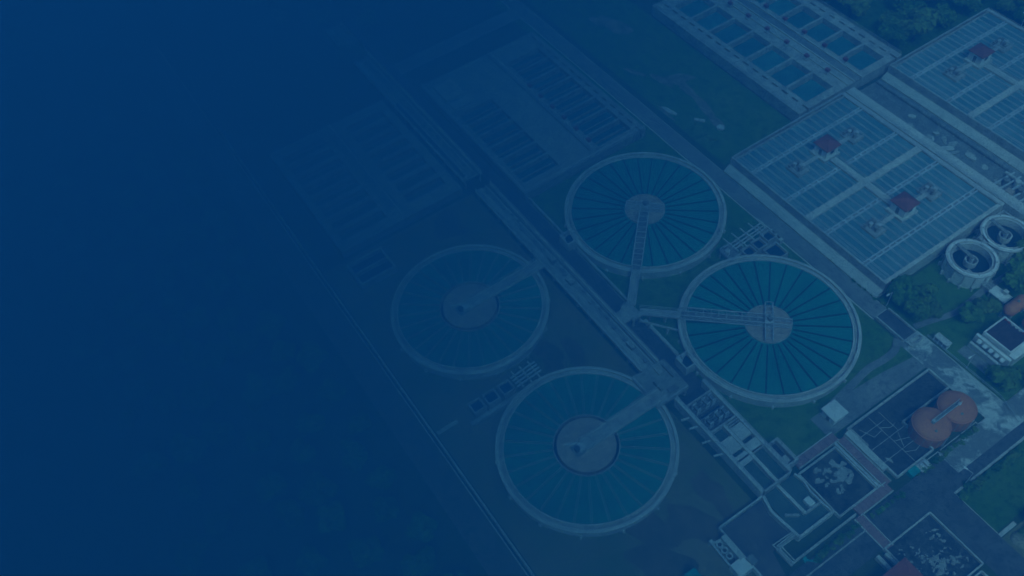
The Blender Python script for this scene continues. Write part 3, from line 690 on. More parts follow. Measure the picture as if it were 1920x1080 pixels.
# ------------------------------------------------------------------ inlet channel and lower basins
T = thing('inlet_channel', 'long narrow walled channel with pale slabs, slots and screens between the two right-hand clarifiers', 'channel', (60, -25.3, 0))
for a in ((46.6,73.2,-29.6,-28.8),(46.6,73.2,-21.9,-21.1)): MB().box(*a, 0, 3.1).build('side_wall', PALE, T)
MB().box(57.5,73.2,-25.7,-25.0,0,3.05).build('middle_wall', PALE, T)
for x in (49.3, 57.1, 65.4, 73.2): MB().box(x, x+0.4, -28.8 if x > 50 else -28.8, -21.9, 0, 3.0).build('cross_wall', CONC, T)
MB().box(46.6,57.1,-28.8,-21.9,0,0.6).build('floor', DARKC, T)
MB().box(57.5,73.2,-28.8,-25.7,0,1.5).build('water', W_MURK, T); MB().box(57.5,73.2,-25.0,-21.9,0,1.5).build('water', W_MURK, T)
for x0, x1, y0, y1 in ((60.2,63.6,-28.7,-25.8),(59.0,62.4,-24.9,-22.0),(64.5,66.9,-28.7,-25.8),(63.4,65.9,-24.9,-22.0)):
    MB().box(x0,x1,y0,y1,2.6,3.0).build('cover_slab', PALE, T)
for x in (57.8,58.4): MB().box(x,x+0.25,-24.9,-22,2.4,3.0).build('slot_wall', CONC, T)
MB().rail([(46.8,-29.2),(73.0,-29.2)], 3.1).build('handrail', STEEL, T); MB().rail([(46.8,-21.5),(73.0,-21.5)], 3.1).build('handrail', STEEL, T)
for i, x in enumerate((51.6, 54.2, 58.3, 62.0)):
    MB().beam((x,-29.6),(x-0.6,-31.4),0.35,1.6,2.0).build('drain_spout', PALE, T)
for i, (x, l) in enumerate([(51.2,'end platform'),(55.2,'pale slabs')]):
    S = thing('bar_screen', 'grey mechanical bar screen in the long channel, on the side of the ' + l, 'machine', (x, -25.3, 0.6))
    for y in (-27.4,-24.9,-23.2):
        fr = MB().box(x-0.9,x-0.7,y-0.5,y+0.5,0.6,3.9).box(x+0.7,x+0.9,y-0.5,y+0.5,0.6,3.9).build('frame', STEEL, S)
        MB().box(x-0.7,x+0.7,y-0.35,y+0.35,2.9,3.4).build('hood', GREY, S)
    for k in range(6): MB().box(x-1.6+0.55*k, x-1.4+0.55*k, -28.5, -22.2, 0.6, 2.5).build('screen_bar', GREY, S)
T = thing('spill_chamber', 'small walled chamber with a dark bottom beside the pink path and the long channel', 'chamber', (69, -19.9, 0))
for a in ((66.0,72.2,-21.0,-20.7),(66.0,72.2,-18.9,-18.1),(66.0,66.4,-20.7,-18.9),(71.8,72.2,-20.7,-18.9)): MB().box(*a,0,2.6).build('wall', CONC, T)
MB().box(66.4,71.8,-20.7,-18.9,0,1.0).build('floor', DARKC, T); MB().box(69.6,71.2,-20.6,-19.2,1.0,1.5).build('sludge_heap', PALE, T)
T = thing('settling_basin', 'pair of murky basins with a dividing wall, between the long channel and the littered bed', 'basin', (78, -25, 0))
MB().poly([(73.7,-29.3),(83.8,-29.3),(83.8,-21.0),(80.4,-21.0),(75.4,-20.6),(73.7,-21.1)],0,1.2).build('water', W_MURK, T)
for p, q, wd in (((73.7,-29.3),(77.0,-30.3),.6),((77.0,-30.3),(84.1,-29.6),.6),((84.1,-29.9),(84.1,-20.4),.5),((73.7,-25.4),(81.2,-25.2),.7),((73.9,-20.9),(76.0,-20.5),.4),((76.0,-20.5),(78.5,-21.1),.35),((78.5,-21.1),(84.2,-20.7),.35)):
    MB().beam(p,q,wd,0,2.0).build('basin_wall', PALE, T)
MB().box(81.0,81.5,-25.3,-21.0,0,1.9).build('basin_wall', CONC, T); MB().box(79.0,80.9,-23.6,-22.2,1.2,2.3).build('weir_box', WHITE, T)
MB().beam((79.2,-28.6),(80.8,-26.4),0.5,0,1.9).build('baffle', CONC, T)
T = thing('sludge_basin', 'large dull brown sludge basin with thin pale walls, left of the murky basins', 'basin', (79, -35, 0))
MB().poly([(73.9,-40.4),(90,-40.4),(90,-37.2),(83,-35.4),(83,-30.1),(77,-30.7),(73.9,-29.7)],0,0.7).build('sludge', mat('brown_sludge', (0.15,0.125,0.105),(0.10,0.095,0.085),0.12,c3=(0.18,0.15,0.12),rough=.5), T)
for p, q in (((73.6,-29.4),(73.6,-40.8)),((73.6,-40.8),(92,-40.8)),((83.2,-29.9),(83.2,-34.4)),((83.2,-34.4),(87.2,-34.2))): MB().beam(p,q,0.35,0,1.7).build('basin_wall', PALE, T)
for d in (0.0,0.55,1.1):
    pipe('pale pipe of the bent trio beside the murky basins, ' + ('outer one','middle one','inner one')[int(d/0.55+.1)], [(82.6+d*0.6,-29.9,2.2),(82.4+d,-35.0+d,2.2),(87.4,-34.9+d,2.2)], 0.13, PALE, 'bent pipe trio')
T = thing('sludge_press', 'rusty grey dewatering machine with looping pipes on the left wall of the brown sludge basin', 'machine', (77.5, -42, 0))
MB().box(75.4,81.0,-42.1,-40.9,0,2.4).build('deck', PALE, T)
for x in (76.2,77.6,79.0): MB().ring(x,-43.0,0.45,0.7,1.2,1.6,16).build('pipe_loop', PALE, T)
MB().beam((75.2,-44.0),(80.4,-44.2),0.4,0.9,1.4).build('pipe_length', PALE, T); MB().box(74.5,75.1,-44.4,-43.6,0,1.7).build('pump', STEEL, T)
MB().beam((75.2,-44.0),(75.6,-41.5),0.35,0.9,1.4).build('pipe_length', PALE, T)
MB().box(80.6,83.4,-44.4,-41.2,0,2.2).build('white_tank', WHITE, T); MB().box(81.2,83.0,-40.9,-39.4,0,2.0).build('hopper', GREY, T)
T = thing('canopy', 'turquoise sheet canopy peeking in at the bottom edge left of the brown sludge basin', 'canopy', (79.4, -52, 0))
MB().add([(77.2,-53.4,2.9),(83.5,-53.4,2.9),(83.5,-50.4,2.9),(77.2,-50.4,2.9),(77.2,-51.9,3.7),(83.5,-51.9,3.7)],[(0,1,5,4),(2,3,4,5),(0,4,3),(1,2,5),(3,2,1,0)]).build('roof', TEAL, T)
for x in (77.5,83.2):
    for y in (-53.1,-50.7): MB().box(x-.1,x+.1,y-.1,y+.1,0,2.9).build('post', STEEL, T)
T = thing('boundary_wall', 'thin pale wall running from the pink path corner down beside the murky basins', 'wall', (87, -25, 0))
for k in range(9): MB().box(86.75,87.1,-34.4+1.95*k,-32.5+1.95*k,0,1.1).build('wall_panel', PALE, T)
T = thing('boundary_wall', 'low pale wall between the asphalt court and the shrub strip at the bottom', 'wall', (90.3, -28, 0))
for k in range(9): MB().box(90.15,90.45,-36+2*k,-34.05+2*k,0,0.7).build('wall_panel', CONC, T)
T = thing('tarpaulin', 'turquoise tarpaulin bent in a U on the shrub strip at the bottom of the photo', 'tarpaulin', (88.6, -30.6, 0))
MB().add([(87.4,-31.6,.6),(88.5,-31.9,.35),(89.6,-30.6,.35),(89.2,-29.0,.6),(88.3,-28.9,.75),(88.6,-30.3,.5),(88.0,-30.9,.5),(87.2,-30.9,.7),
    (87.4,-31.6,.02),(88.5,-31.9,.02),(89.6,-30.6,.02),(89.2,-29.0,.02),(88.3,-28.9,.02),(88.6,-30.3,.02),(88.0,-30.9,.02),(87.2,-30.9,.02)],
    [(0,1,6,7),(1,2,5,6),(2,3,4,5)]+[(k,(k+1)%8,8+(k+1)%8,8+k) for k in range(8)]).build('sheet', TEAL, T)

# ------------------------------------------------------------------ pink paved path
def paved(p, q, label, wd=1.9):
    T = thing('pink_walkway', label, 'walkway', (*p, 0), 'pink paved walkways')
    P_, Q_ = Vector(p), Vector(q); n = max(2, round((Q_-P_).length/1.4)); d = (Q_-P_)/n; an = math.atan2(d.y, d.x)
    me = MB().box(0.03, d.length-0.03, -wd/2, wd/2, 0, 0.55).mesh('paver', PINK)
    for k in range(n): piece('paver', me, T, (*(P_+d*k), 0), an)
    m = Vector((-d.y, d.x)).normalized()
    for s in (-1, 1):
        a = P_+m*s*(wd/2+0.12); b = Q_+m*s*(wd/2+0.12); MB().beam(a, b, 0.2, 0, 0.7).build('edging', PALE, T)
paved((72.3,-18.6),(72.3,-7.3), 'pink paved walkway between the grass patch and the littered bed, from the dark chamber')
paved((73.4,-6.9),(86.0,-6.9), 'pink paved walkway between the littered yard and the dark bed with white pipes')
paved((86.6,-7.0),(86.6,-16.2), 'pink paved walkway along the asphalt court side of the littered yard')
paved((87.5,-16.7),(95.4,-16.7), 'pink paved walkway ending at the red roof at the bottom edge')
T = thing('boundary_wall', 'low pale wall along the littered bed, beside the pink walkway and the white pipes', 'wall', (79.5,-8.7,0))
for k in range(6): MB().box(73.6+2*k,75.5+2*k,-9.0,-8.4,0,0.8).build('wall_panel', PALE, T)
T = thing('boundary_wall', 'pale broad ledge wall along the dark bed with white pipes beside the pink walkway', 'wall', (78.3,-5.2,0))
for k in range(5): MB().box(73.2+2.1*k,75.24+2.1*k,-5.75,-4.5,0,1.3).build('wall_panel', PALE, T)
SPL = mat('white_sludge', (0.46,0.455,0.42), (0.24,0.24,0.22), 0.8, c3=(0.36,0.35,0.32))
def bed(name, label, pts, floor, wall=0.3, h=1.0, fz=0.25):
    T = thing(name, label, 'drying bed', (*pts[0], 0), 'dark walled beds')
    MB().poly(pts, 0, fz).build('bed_floor', floor, T)
    for p, q in zip(pts, pts[1:]+pts[:1]): MB().beam(p, q, wall, 0, h).build('bed_wall', PALE, T)
    return T
T = bed('drying_bed', 'square dark bed littered with white patches, enclosed by the pink walkway', [(74.2,-19.8),(85.4,-19.8),(85.4,-9.4),(74.2,-9.4)],
    mat('yard_silt', (0.035,0.035,0.032), (0.13,0.12,0.085), 0.12, c3=(0.06,0.06,0.05), lo=.45, hi=.6))
rn = random.Random(4)
for i in range(34):
    x, y = 78.0+rn.gauss(0,1.9), -13.0+rn.gauss(0,2.2)
    if 75.3 < x < 84 and -18.6 < y < -10.4:
        q = rn.uniform(.25,1.0); MB().poly(blob(x,y,q,q*rn.uniform(.6,1),rn.uniform(0,3),22,.62,i), .25, .30+.008*i).build('white_patch', SPL, T)
T = bed('drying_bed', 'dark L shaped bed crossed by thin white pipes, wrapped round the two orange domes', [(72.7,-4.3),(86.2,-4.3),(86.2,6.2),(78.2,6.2),(78.2,20.5),(72.7,20.5)], DARKC, .35, 1.1)
WP = [((73.4,1.5),(85.8,1.5)),((79.0,-4),(79.0,6)),((82.4,-4),(82.4,6)),((75.6,-3.6),(75.6,3.6)),((73.6,4.2),(78.8,4.2)),((79.2,3.8),(82.2,2.2)),((80.2,1.6),(81.4,4.8)),((76.4,1.6),(77.6,3.4)),((77.6,3.4),(77.4,5.0)),((83.2,1.6),(84.2,3.6)),((84.2,3.6),(83.8,5.4)),((74.2,-2.2),(77.2,-1.0)),((77.2,-1.0),(77.0,1.3))]
for p, q in WP: MB().tube((*p,.42),(*q,.42),.055,6).build('white_pipe', PALE, T)
MB().poly(blob(82.6,-2.4,.7,.35,.3,12,.4,3),.25,.4).build('white_patch', SPL, T)
MB().box(73.0,77.9,-4.0,-3.4,.25,.7).build('step', CONC, T)
T = bed('drying_bed', 'large dark bed with scattered white scum in the bottom right corner of the photo', [(95.0,-17.6),(107.6,-17.6),(107.6,-5.0),(95.0,-5.0)], mat('bed_silt', (0.035,0.037,0.036), (0.075,0.075,0.07), 0.2, c3=(0.14,0.14,0.13)), .3, 1.0)
for i in range(120):
    x, y = 102.4+rn.gauss(0,3.2), -11.2+rn.gauss(0,3.2)
    if 96.2 < x < 106.2 and -16.4 < y < -6.2:
        q = rn.uniform(.08,.4) if i > 9 else rn.uniform(.6,1.0); MB().poly(blob(x,y,q,q*rn.uniform(.5,1),rn.uniform(0,3),20,.62,i+50), .25, .27+.004*i).build('white_patch', SPL, T)
T = bed('drying_bed', 'sliver of a second dark bed beyond the large white scummed one at the bottom right', [(108.4,-17.6),(118,-17.6),(118,-6.4),(108.4,-6.4)], DARKC, .3, 1.0)
T = thing('turquoise_crate', 'turquoise box against the outer wall of the dark bed with white pipes', 'box', (87.1,-0.6,0))
MB().box(86.5,88.0,-1.9,0.3,0,1.1).build('body', TEAL, T); MB().box(86.45,88.05,-1.95,0.35,1.1,1.2).build('lid', TEAL, T)
T = thing('pump_plinth', 'pale stepped plinth with small pumps at the outer corner of the dark bed', 'plinth', (87,2,0))
MB().box(86.5,88.4,0.6,3.4,0,.7).build('slab', PALE, T); MB().cyl(87.2,1.4,.35,.7,1.5,12).build('pump', STEEL, T); MB().box(86.9,87.9,2.2,3.0,.7,1.4).build('pump', STEEL, T)
# orange digesters
def digester(x, y, label):
    T = thing('domed_tank', label, 'tank', (x, y, 0), 'orange domed tanks')
    MB().cyl(x, y, 3.85, 0, 3.6, 48).build('tank_wall', ORANGE, T); MB().ring(x, y, 3.8, 3.98, 3.5, 3.72, 48).build('rim', ORANGE, T)
    MB().dome(x, y, 3.8, 3.62, 1.3).build('dome', ORANGE, T, smooth=True)
    for k in range(16):
        a = 2*math.pi*k/16; MB().beam((x+3.86*math.cos(a),y+3.86*math.sin(a)),(x+3.93*math.cos(a),y+3.93*math.sin(a)),.10,0,3.5).build('wall_seam', TAN, T)
        b_ = MB()
        for i in range(5):
            t0, t1 = 1.45*i/5, 1.45*(i+1)/5
            b_.tube((x+3.8*math.cos(t0)*math.cos(a),y+3.8*math.cos(t0)*math.sin(a),3.62+1.3*math.sin(t0)),(x+3.8*math.cos(t1)*math.cos(a),y+3.8*math.cos(t1)*math.sin(a),3.62+1.3*math.sin(t1)),.035,4)
        if k % 2 == 0: b_.build('roof_seam', ORANGE, T)
    MB().box(x+3.95,x+4.1,y-.3,y-.25,0,3.9).box(x+3.95,x+4.1,y+.25,y+.3,0,3.9).build('ladder', STEEL, T)
    MB().cyl(x, y, .35, 4.85, 5.3, 14).build('vent', STEEL, T); MB().cyl(x+1.8, y-1.2, .3, 4.5, 4.8, 12).build('hatch', GREY, T)
    return T
digester(82.6, 8.7, 'orange domed tank on the side of the white pipes, left one of the pair')
digester(83.0, 16.0, 'orange domed tank next to the road, right one of the pair')
T = thing('catwalk', 'thin steel catwalk linking the tops of the two orange domed tanks', 'catwalk', (82.8,12.4,5))
MB().box(82.45,83.15,8.0,16.4,5.0,5.1).build('deck', GREY, T)
for x in (82.45,83.15): MB().rail([(x,8.0),(x,16.4)],5.1,.9,1.4,.035).build('handrail', STEEL, T)
for i, (y0, y1, l) in enumerate([(-0.5,7.0,'beside the turquoise box'),(7.6,18.6,'beside the orange domes')]):
    T = thing('planter', 'narrow kerbed planter full of shrubs ' + l, 'planter', (88.6,y0,0))
    MB().box(86.9,87.1,y0,y1,0,.35).build('planter_kerb', PALE, T); MB().box(88.9,89.1,y0,y1,0,.35).build('planter_kerb', PALE, T)
    MB().box(87.1,88.9,y0,y0+.2,0,.35).build('planter_kerb', PALE, T); MB().box(87.1,88.9,y1-.2,y1,0,.35).build('planter_kerb', PALE, T)
    MB().box(87.1,88.9,y0+.2,y1-.2,0,.2).build('soil', FIELD, T)
T = thing('planter', 'kerbed shrub bed on the asphalt court between the two bends of the pink walkway', 'planter', (89.6,-12,0))
for a in ((88.2,88.4,-15,-5.4),(89.9,90.1,-15,-5.4)): MB().box(*a,0,.35).build('planter_kerb', PALE, T)
MB().box(88.4,89.9,-15,-14.8,0,.35).build('planter_kerb', PALE, T); MB().box(88.4,89.9,-5.6,-5.4,0,.35).build('planter_kerb', PALE, T); MB().box(88.4,89.9,-14.8,-5.6,0,.2).build('soil', FIELD, T)
T = thing('gate_house', 'building with an orange red hipped roof cut off by the bottom edge of the photo', 'building', (102,-22,0))
for a in ((99.4,105,-18.5,-18.2),(99.4,105,-25,-24.7),(99.4,99.7,-24.7,-18.5),(104.7,105,-24.7,-18.5)): MB().box(*a,0,4.2).build('wall', WHITE, T)
MB().add([(98.7,-25.6,4.2),(105.7,-25.6,4.2),(105.7,-17.5,4.2),(98.7,-17.5,4.2),(102.2,-22.4,6.3),(102.2,-20.7,6.3)],[(0,1,4),(1,2,5,4),(2,3,5),(3,0,4,5),(3,2,1,0)]).build('roof', mat('orange_red_tile',(0.47,0.115,0.075),(0.38,0.10,0.07),.9), T)
MB().box(100.4,101.4,-18.2,-18.14,0,2.1).build('door', GREY, T); MB().box(102.6,104,-18.2,-18.14,1.1,2.3).build('window', GLASS, T)
T = thing('loading_ramp', 'pair of pale ramp walls between the pink walkway and the red roof at the bottom', 'ramp', (97,-17.5,0))
MB().box(95.8,99.2,-18.6,-18.0,0,1.2).build('ramp_wall', PALE, T); MB().box(95.2,99.2,-20.4,-19.6,0,1.2).build('ramp_wall', PALE, T); MB().box(95.8,99.0,-19.6,-18.6,0,.3).build('ramp_floor', DARKC, T)
# white hut, kiosk, walls
T = thing('white_hut', 'white flat roofed hut standing alone on the concrete apron below the right-hand big clarifier', 'hut', (68.6,-4.3,0))
for a in ((66.9,70.3,-6.0,-5.8),(66.9,70.3,-2.8,-2.6),(66.9,67.1,-5.8,-2.8),(70.1,70.3,-5.8,-2.8)): MB().box(*a,0,2.6).build('wall', WHITE, T)
MB().box(66.6,70.6,-6.3,-2.3,2.6,2.85).build('roof', WHITE, T); MB().box(68.2,69.1,-6.06,-6.0,0,2.0).build('door', GREY, T); MB().box(66.84,66.9,-4.8,-3.6,1,1.9).build('window', GLASS, T)
T = thing('roadside_cabinet', 'long white equipment cabinet on legs beside the pale road, below the two small thickeners', 'cabinet', (69.6,27.9,0))
MB().box(67.9,71.4,27.5,28.9,.3,2.0).build('body', WHITE, T); MB().box(67.8,71.5,27.4,29.0,2.0,2.12).build('lid', PALE, T)
for k in range(3): MB().box(68.2+1.1*k,69.1+1.1*k,27.43,27.497,.5,1.8).build('door', GREY, T)
for x in (68.2,71.1): MB().box(x-.1,x+.1,27.7,28.7,0,.3).build('leg', STEEL, T)
for y0, l in ((22.0,'clarifier side'),(26.05,'thickener side')):
    T = thing('bridge_parapet', 'pale parapet of the little dark road bridge near the right-hand clarifier, on the ' + l, 'parapet', (60,y0,0))
    for k in range(5): MB().box(56.3+1.6*k,57.86+1.6*k,y0,y0+.28,0,.9).build('parapet_block', PALE, T)
for x, l in ((56.2,'clarifier end'),(64.1,'pale yard end')):
    T = thing('road_beam', 'pale low concrete beam across the road at the ' + l + ' of the little dark bridge', 'beam', (x,24,0))
    MB().box(x-.2,x+.2,22.3,26.0,0,.35).build('beam', PALE, T)
T = thing('screen_frame', 'pale concrete frame across the drain at the yard end of the little dark bridge', 'frame', (66,24,0))
for x in (65.0,66.4): MB().box(x,x+.35,21.9,26.2,.9,1.3).build('cross_beam', PALE, T)
for y in (21.9,25.8): MB().box(65.35,66.4,y,y+.4,.9,1.3).build('side_beam', PALE, T); MB().box(65.0,65.3,y+.05,y+.35,0,.9).build('post', PALE, T)
T = thing('yard_fence', 'low white railing along the grass edge of the pale yard below the thickeners', 'fence', (78,27.5,0))
T2 = MB().rail([(66.5,27.4),(77,27.4),(86,27.4),(91.5,25.5)],0,1.0,2.5,.06).build('rail', STEEL, T)
def lamp(x, y, label, h=7.0, az=0.0):
    T = thing('lamp_post', label, 'lamp post', (x,y,0), 'lamp posts')
    MB().cyl(x,y,.11,0,h,10,.06).build('pole', STEEL, T); MB().cyl(x,y,.22,0,.35,10).build('base', CONC, T)
    a = Vector((math.cos(az),math.sin(az)))*1.4
    MB().tube((x,y,h),(x+a.x,y+a.y,h+.25),.05,6).build('arm', STEEL, T); MB().beam((x+a.x*.8,y+a.y*.8),(x+a.x*1.4,y+a.y*1.4),.3,h+.15,h+.32).build('lamp_head', WHITE, T)
lamp(55.4,26.7,'lamp post at the clarifier end of the little dark bridge',5.5,4.7)
lamp(77,27.8,'lamp post on the grass edge of the pale yard above the orange domes',5.5,4.7)
lamp(11.5,128.6,'lamp post behind the far filter block at the edge of the wood',9,4.7)
lamp(94.9,5.4,'lamp post at the corner of the bright lawn by the asphalt crossing',5.5,3.4)
# thickeners
def thickener(x, y, label):
    T = thing('thickener_tank', label, 'tank', (x,y,0), 'small round thickeners')
    MB().ring(x,y,5.0,5.5,0,5.0,64).build('tank_wall', WHITE, T); MB().ring(x,y,4.55,5.0,0,4.4,64).build('gutter', CONC, T); MB().ring(x,y,4.35,4.55,0,4.75,64).build('weir_ring', PALE, T)
    MB().ring(x,y,5.5,5.85,4.55,4.8,64).build('rim_lip', PALE, T)
    MB().annulus(x,y,.5,4.36,2.6,64).build('water', W_DARK, T); MB().ring(x,y,1.25,1.5,1.5,4.2,32).build('feed_well', PALE, T); MB().cyl(x,y,.5,0,4.6,16).build('centre_column', STEEL, T)
    MB().poly([(x+1.5*math.cos(-1.0),y+1.5*math.sin(-1.0))]+[(x+4.3*math.cos(-1.3+.1*k),y+4.3*math.sin(-1.3+.1*k)) for k in range(10)],2.5,2.72).build('lit_wedge', CONC, T)  # pale wedge on the dark water stands in for light falling inside
    MB().beam((x-4.9,y+.6),(x+.3,y),.9,4.75,4.95).build('walkway', GREY, T)
    bu = MB().box(5.45,6.3,-.22,.22,0,1.3).box(5.45,5.8,-.22,.22,1.3,4.5).mesh('buttress', PALE)
    for k in range(14): piece('buttress', bu, T, (x,y,0), .2+2*math.pi*k/14)
    for k in range(10): MB().box(x+5.25*math.cos(.63*k)-.12,x+5.25*math.cos(.63*k)+.12,y+5.25*math.sin(.63*k)-.12,y+5.25*math.sin(.63*k)+.12,5.0,5.35).build('rail_stub', STEEL, T)
thickener(59.2,49.2,'small tall white thickener nearer the big tree, left one of the pair')
thickener(59.0,61.4,'small tall white thickener at the right photo edge, behind its twin')
T = thing('link_platform', 'concrete platform joining the two small white thickeners', 'platform', (57.6,55.3,4.8))
MB().box(55.9,58.3,53.9,56.7,4.55,4.8).build('slab', CONC, T); MB().box(56.2,57.2,54.4,55.4,4.8,5.5).build('cabinet', GREY, T)
for y in (54.3,56.3): MB().box(56.9,57.3,y-.2,y+.2,0,4.55).build('column', CONC, T)
T = thing('splitter_box', 'grey wedge shaped concrete box between the filter block and the rear thickener', 'chamber', (55.2,66,0))
for a in ((53.4,57.2,67.6,68.0),(53.4,53.8,63.6,67.6),(56.8,57.2,65.6,67.6)): MB().box(*a,0,3.6).build('wall', CONC, T)
MB().box(53.8,56.8,64,67.6,0,2.6).build('water', W_DARK, T)
# deck between the filter blocks
T = thing('service_deck', 'broad pale deck running straight between the two filter blocks', 'walkway', (45,71.6,0))
for k in range(15): MB().box(.6+6.2*k,6.74+6.2*k,69.9,73.0,0,3.9).build('deck_slab', PALE, T)
MB().rail([(.8,70.0),(93,70.0)],3.9,step=4).build('handrail', STEEL, T)
rn = random.Random(9)
SLB = 'loose pale slabs in the trench between the filter blocks'
for k in range(22):
    x = 2+rn.uniform(0,1)*50; y = rn.choice([75.2,77.0,79.2])+rn.uniform(-.5,.5); a, b = rn.uniform(.7,1.9), rn.uniform(.5,1.1)
    o = MB().poly(blob(x,y,a,b,rn.uniform(0,3),9,.25,k),.1,.5+.6*rn.random()).build('concrete_slab', CONC if k % 3 else PALE)
    tag(o, 'loose pale concrete slab lying in the trench between the two filter blocks', 'slab', SLB)
T = thing('pump_skid', 'cluster of pumps and pipes in the trench between the filter blocks, at the photo edge', 'machine', (50.5,77.5,0))
for k in range(5):
    MB().tube((45.5+1.9*k,73.6,1.4),(46.2+1.9*k,82.5,1.4),.26,8).build('pipe_length', STEEL, T)
for k in range(4): MB().cyl(47+2.1*k,78.2+(k%2)*1.6,.75,0,2.4,18).build('pump', PALE if k%2 else GREY, T)
MB().tube((45,80.5,1.9),(55,80.2,1.9),.35,10).build('header_pipe', PALE, T); MB().box(48.8,50.6,75.2,76.8,0,1.9).build('rusty_box', TAN, T)
pipe('thick grey pipe along the foot of the far filter block in the trench', [(1,82.6,.9),(45,82.6,.9)], .4, GREY, None, 9)
# boundary wall on the left
T = thing('boundary_wall', 'long faint pale wall along the outer road on the left of the photo', 'wall', (0,-76.3,0))
for k in range(54): MB().box(-100+3.4*k,-96.66+3.4*k,-76.45,-76.1,0,1.6).build('wall_panel', PALE, T)
# right-hand building with tile roof and tanks
T = thing('tiled_building', 'building with a dark brown tiled roof and white parapets at the right photo edge', 'building', (77,38,0))
for a in ((74,81,35.0,35.3),(74,81,41.6,41.9),(74,74.3,35.3,41.6),(80.7,81,35.3,41.6)): MB().box(*a,0,4.4).build('wall', WHITE, T)
rf = MB().box(74.3,80.7,35.3,41.6,3.7,4.0).build('roof', BROWN, T)
for k in range(10): MB().box(74.32+.64*k,74.4+.64*k,35.32,41.58,4.0,4.12).build('tile_rib', BROWN, rf)
for k in range(7): MB().box(74.45+.92*k,74.95+.92*k,41.15,41.5,4.12,4.4).build('roof_box', REDM if k in (0,1,5) else PALE, T)
MB().box(73.2,82,34.0,34.7,0,3.2).build('front_wall', WHITE, T); MB().box(73.4,82,32.4,33.0,0,1.8).build('front_wall', PALE, T)
for k in range(5): MB().box(74.3+1.5*k,75.2+1.5*k,33.0,34.0,2.3,2.6).build('sunshade', WHITE, T)
for k in range(4): MB().box(74.6+1.6*k,75.5+1.6*k,34.94,35.0,1.2,2.5).build('window', GLASS, T)
MB().box(81.0,82.4,35,42,0,3.4).build('side_wing', WHITE, T)
T = thing('paved_forecourt', 'grey paved court in front of the tiled building at the right photo edge', 'pavement', (76,31.5,0))
for k in range(5): MB().box(73+2*k,74.96+2*k,29.6,32.3,0,.12).build('paving_slab', ROADC, T)
def htank(x, y0, y1, r, label):
    T = thing('horizontal_tank', label, 'tank', (x,y0,0), 'horizontal orange tanks'); vs = []; n = 20; m = 14
    for i in range(m+1):
        t = i/m; yy = y0+(y1-y0)*t; e = min(yy-y0, y1-yy); q = r*math.sqrt(max(.02, 1-(1-min(e,r)/r)**2))
        vs += [(x+q*math.cos(2*math.pi*k/n), yy, 2.0+r+q*math.sin(2*math.pi*k/n)) for k in range(n)]
    MB().add(vs,[(i*n+k,i*n+(k+1)%n,(i+1)*n+(k+1)%n,(i+1)*n+k) for i in range(m) for k in range(n)]+[tuple(range(n-1,-1,-1)),tuple(range(m*n,m*n+n))]).build('shell', ORANGE, T, smooth=True)
    for y in (y0+1.2,y1-1.2): MB().box(x-r*.8,x+r*.8,y-.25,y+.25,0,2.3).build('saddle', CONC, T)
    MB().cyl(x,(y0+y1)/2,.3,2.0+2*r-.05,2.3+2*r,12).build('manhole', GREY, T)
htank(73.4,43.4,50.6,1.5,'orange horizontal tank behind the tiled building, nearer the white railed platform')
htank(78.2,43.6,50.0,1.5,'orange horizontal tank at the very right photo edge behind the tiled building')
T = thing('railed_platform', 'white platform with a thin railed gangway above the path and shrubs at the right', 'platform', (68,47.8,0))
MB().box(66.8,71.2,46.6,49.4,1.9,2.2).build('slab', WHITE, T)
for y in (47.2,48.1): MB().box(62.6,66.8,y-.09,y+.09,2.0,2.2).build('gangway_beam', PALE, T); MB().rail([(62.6,y),(66.8,y)],2.2,.9,1.4).build('handrail', STEEL, T)
for x in (67.2,70.8):
    for y in (47,49): MB().box(x-.15,x+.15,y-.15,y+.15,0,1.9).build('column', CONC, T)
MB().box(69.0,70.0,48.4,49.3,2.2,3.2).build('cabinet', PALE, T)
# lawn oddments
for i, (x, y, s, l, c) in enumerate([(-18.1,34.3,.9,'pale oblong slab lying on the grass field beside the main road','slab'),(-12.3,36.8,.8,'round pale stone drum lying on the grass field nearest the near filter block','drum'),(-26.1,30.2,1.0,'small pale rubble heap on the grass near the road','rubble')]):
    if c == 'drum': o = MB().cyl(x,y,1.1,0,.5,18).build('stone_drum', PALE)
    elif c == 'slab': o = MB().beam((x-1.2,y-.9),(x+1.2,y+.9),.9,0,.4).build('stone_slab', PALE)
    else: o = MB().poly(blob(x,y,2.0,.8,.2,12,.4,8),0,.35).build('rubble_heap', PALE)
    tag(o, l, c)
T = thing('garden_path', 'pale path slabs crossing the far corner of the bright lawn at the bottom right', 'path', (105.7,3,0))
for k in range(4): MB().box(105.4,106.2,.2+1.7*k,1.84+1.7*k,0,.16).build('path_slab', PALE, T)
MB().poly(blob(104.2,-1.2,1.7,1.3,.2,14,.3,5),.03,.14).build('concrete_patch', PALE, T)
T = thing('pale_mound', 'rounded sandy mound with sparse grass at the lower right photo edge', 'mound', (108.6,4.6,0))
MB().dome(108.6,4.8,1.9,0,.7,20,4).build('mound', BARE, T, smooth=True)

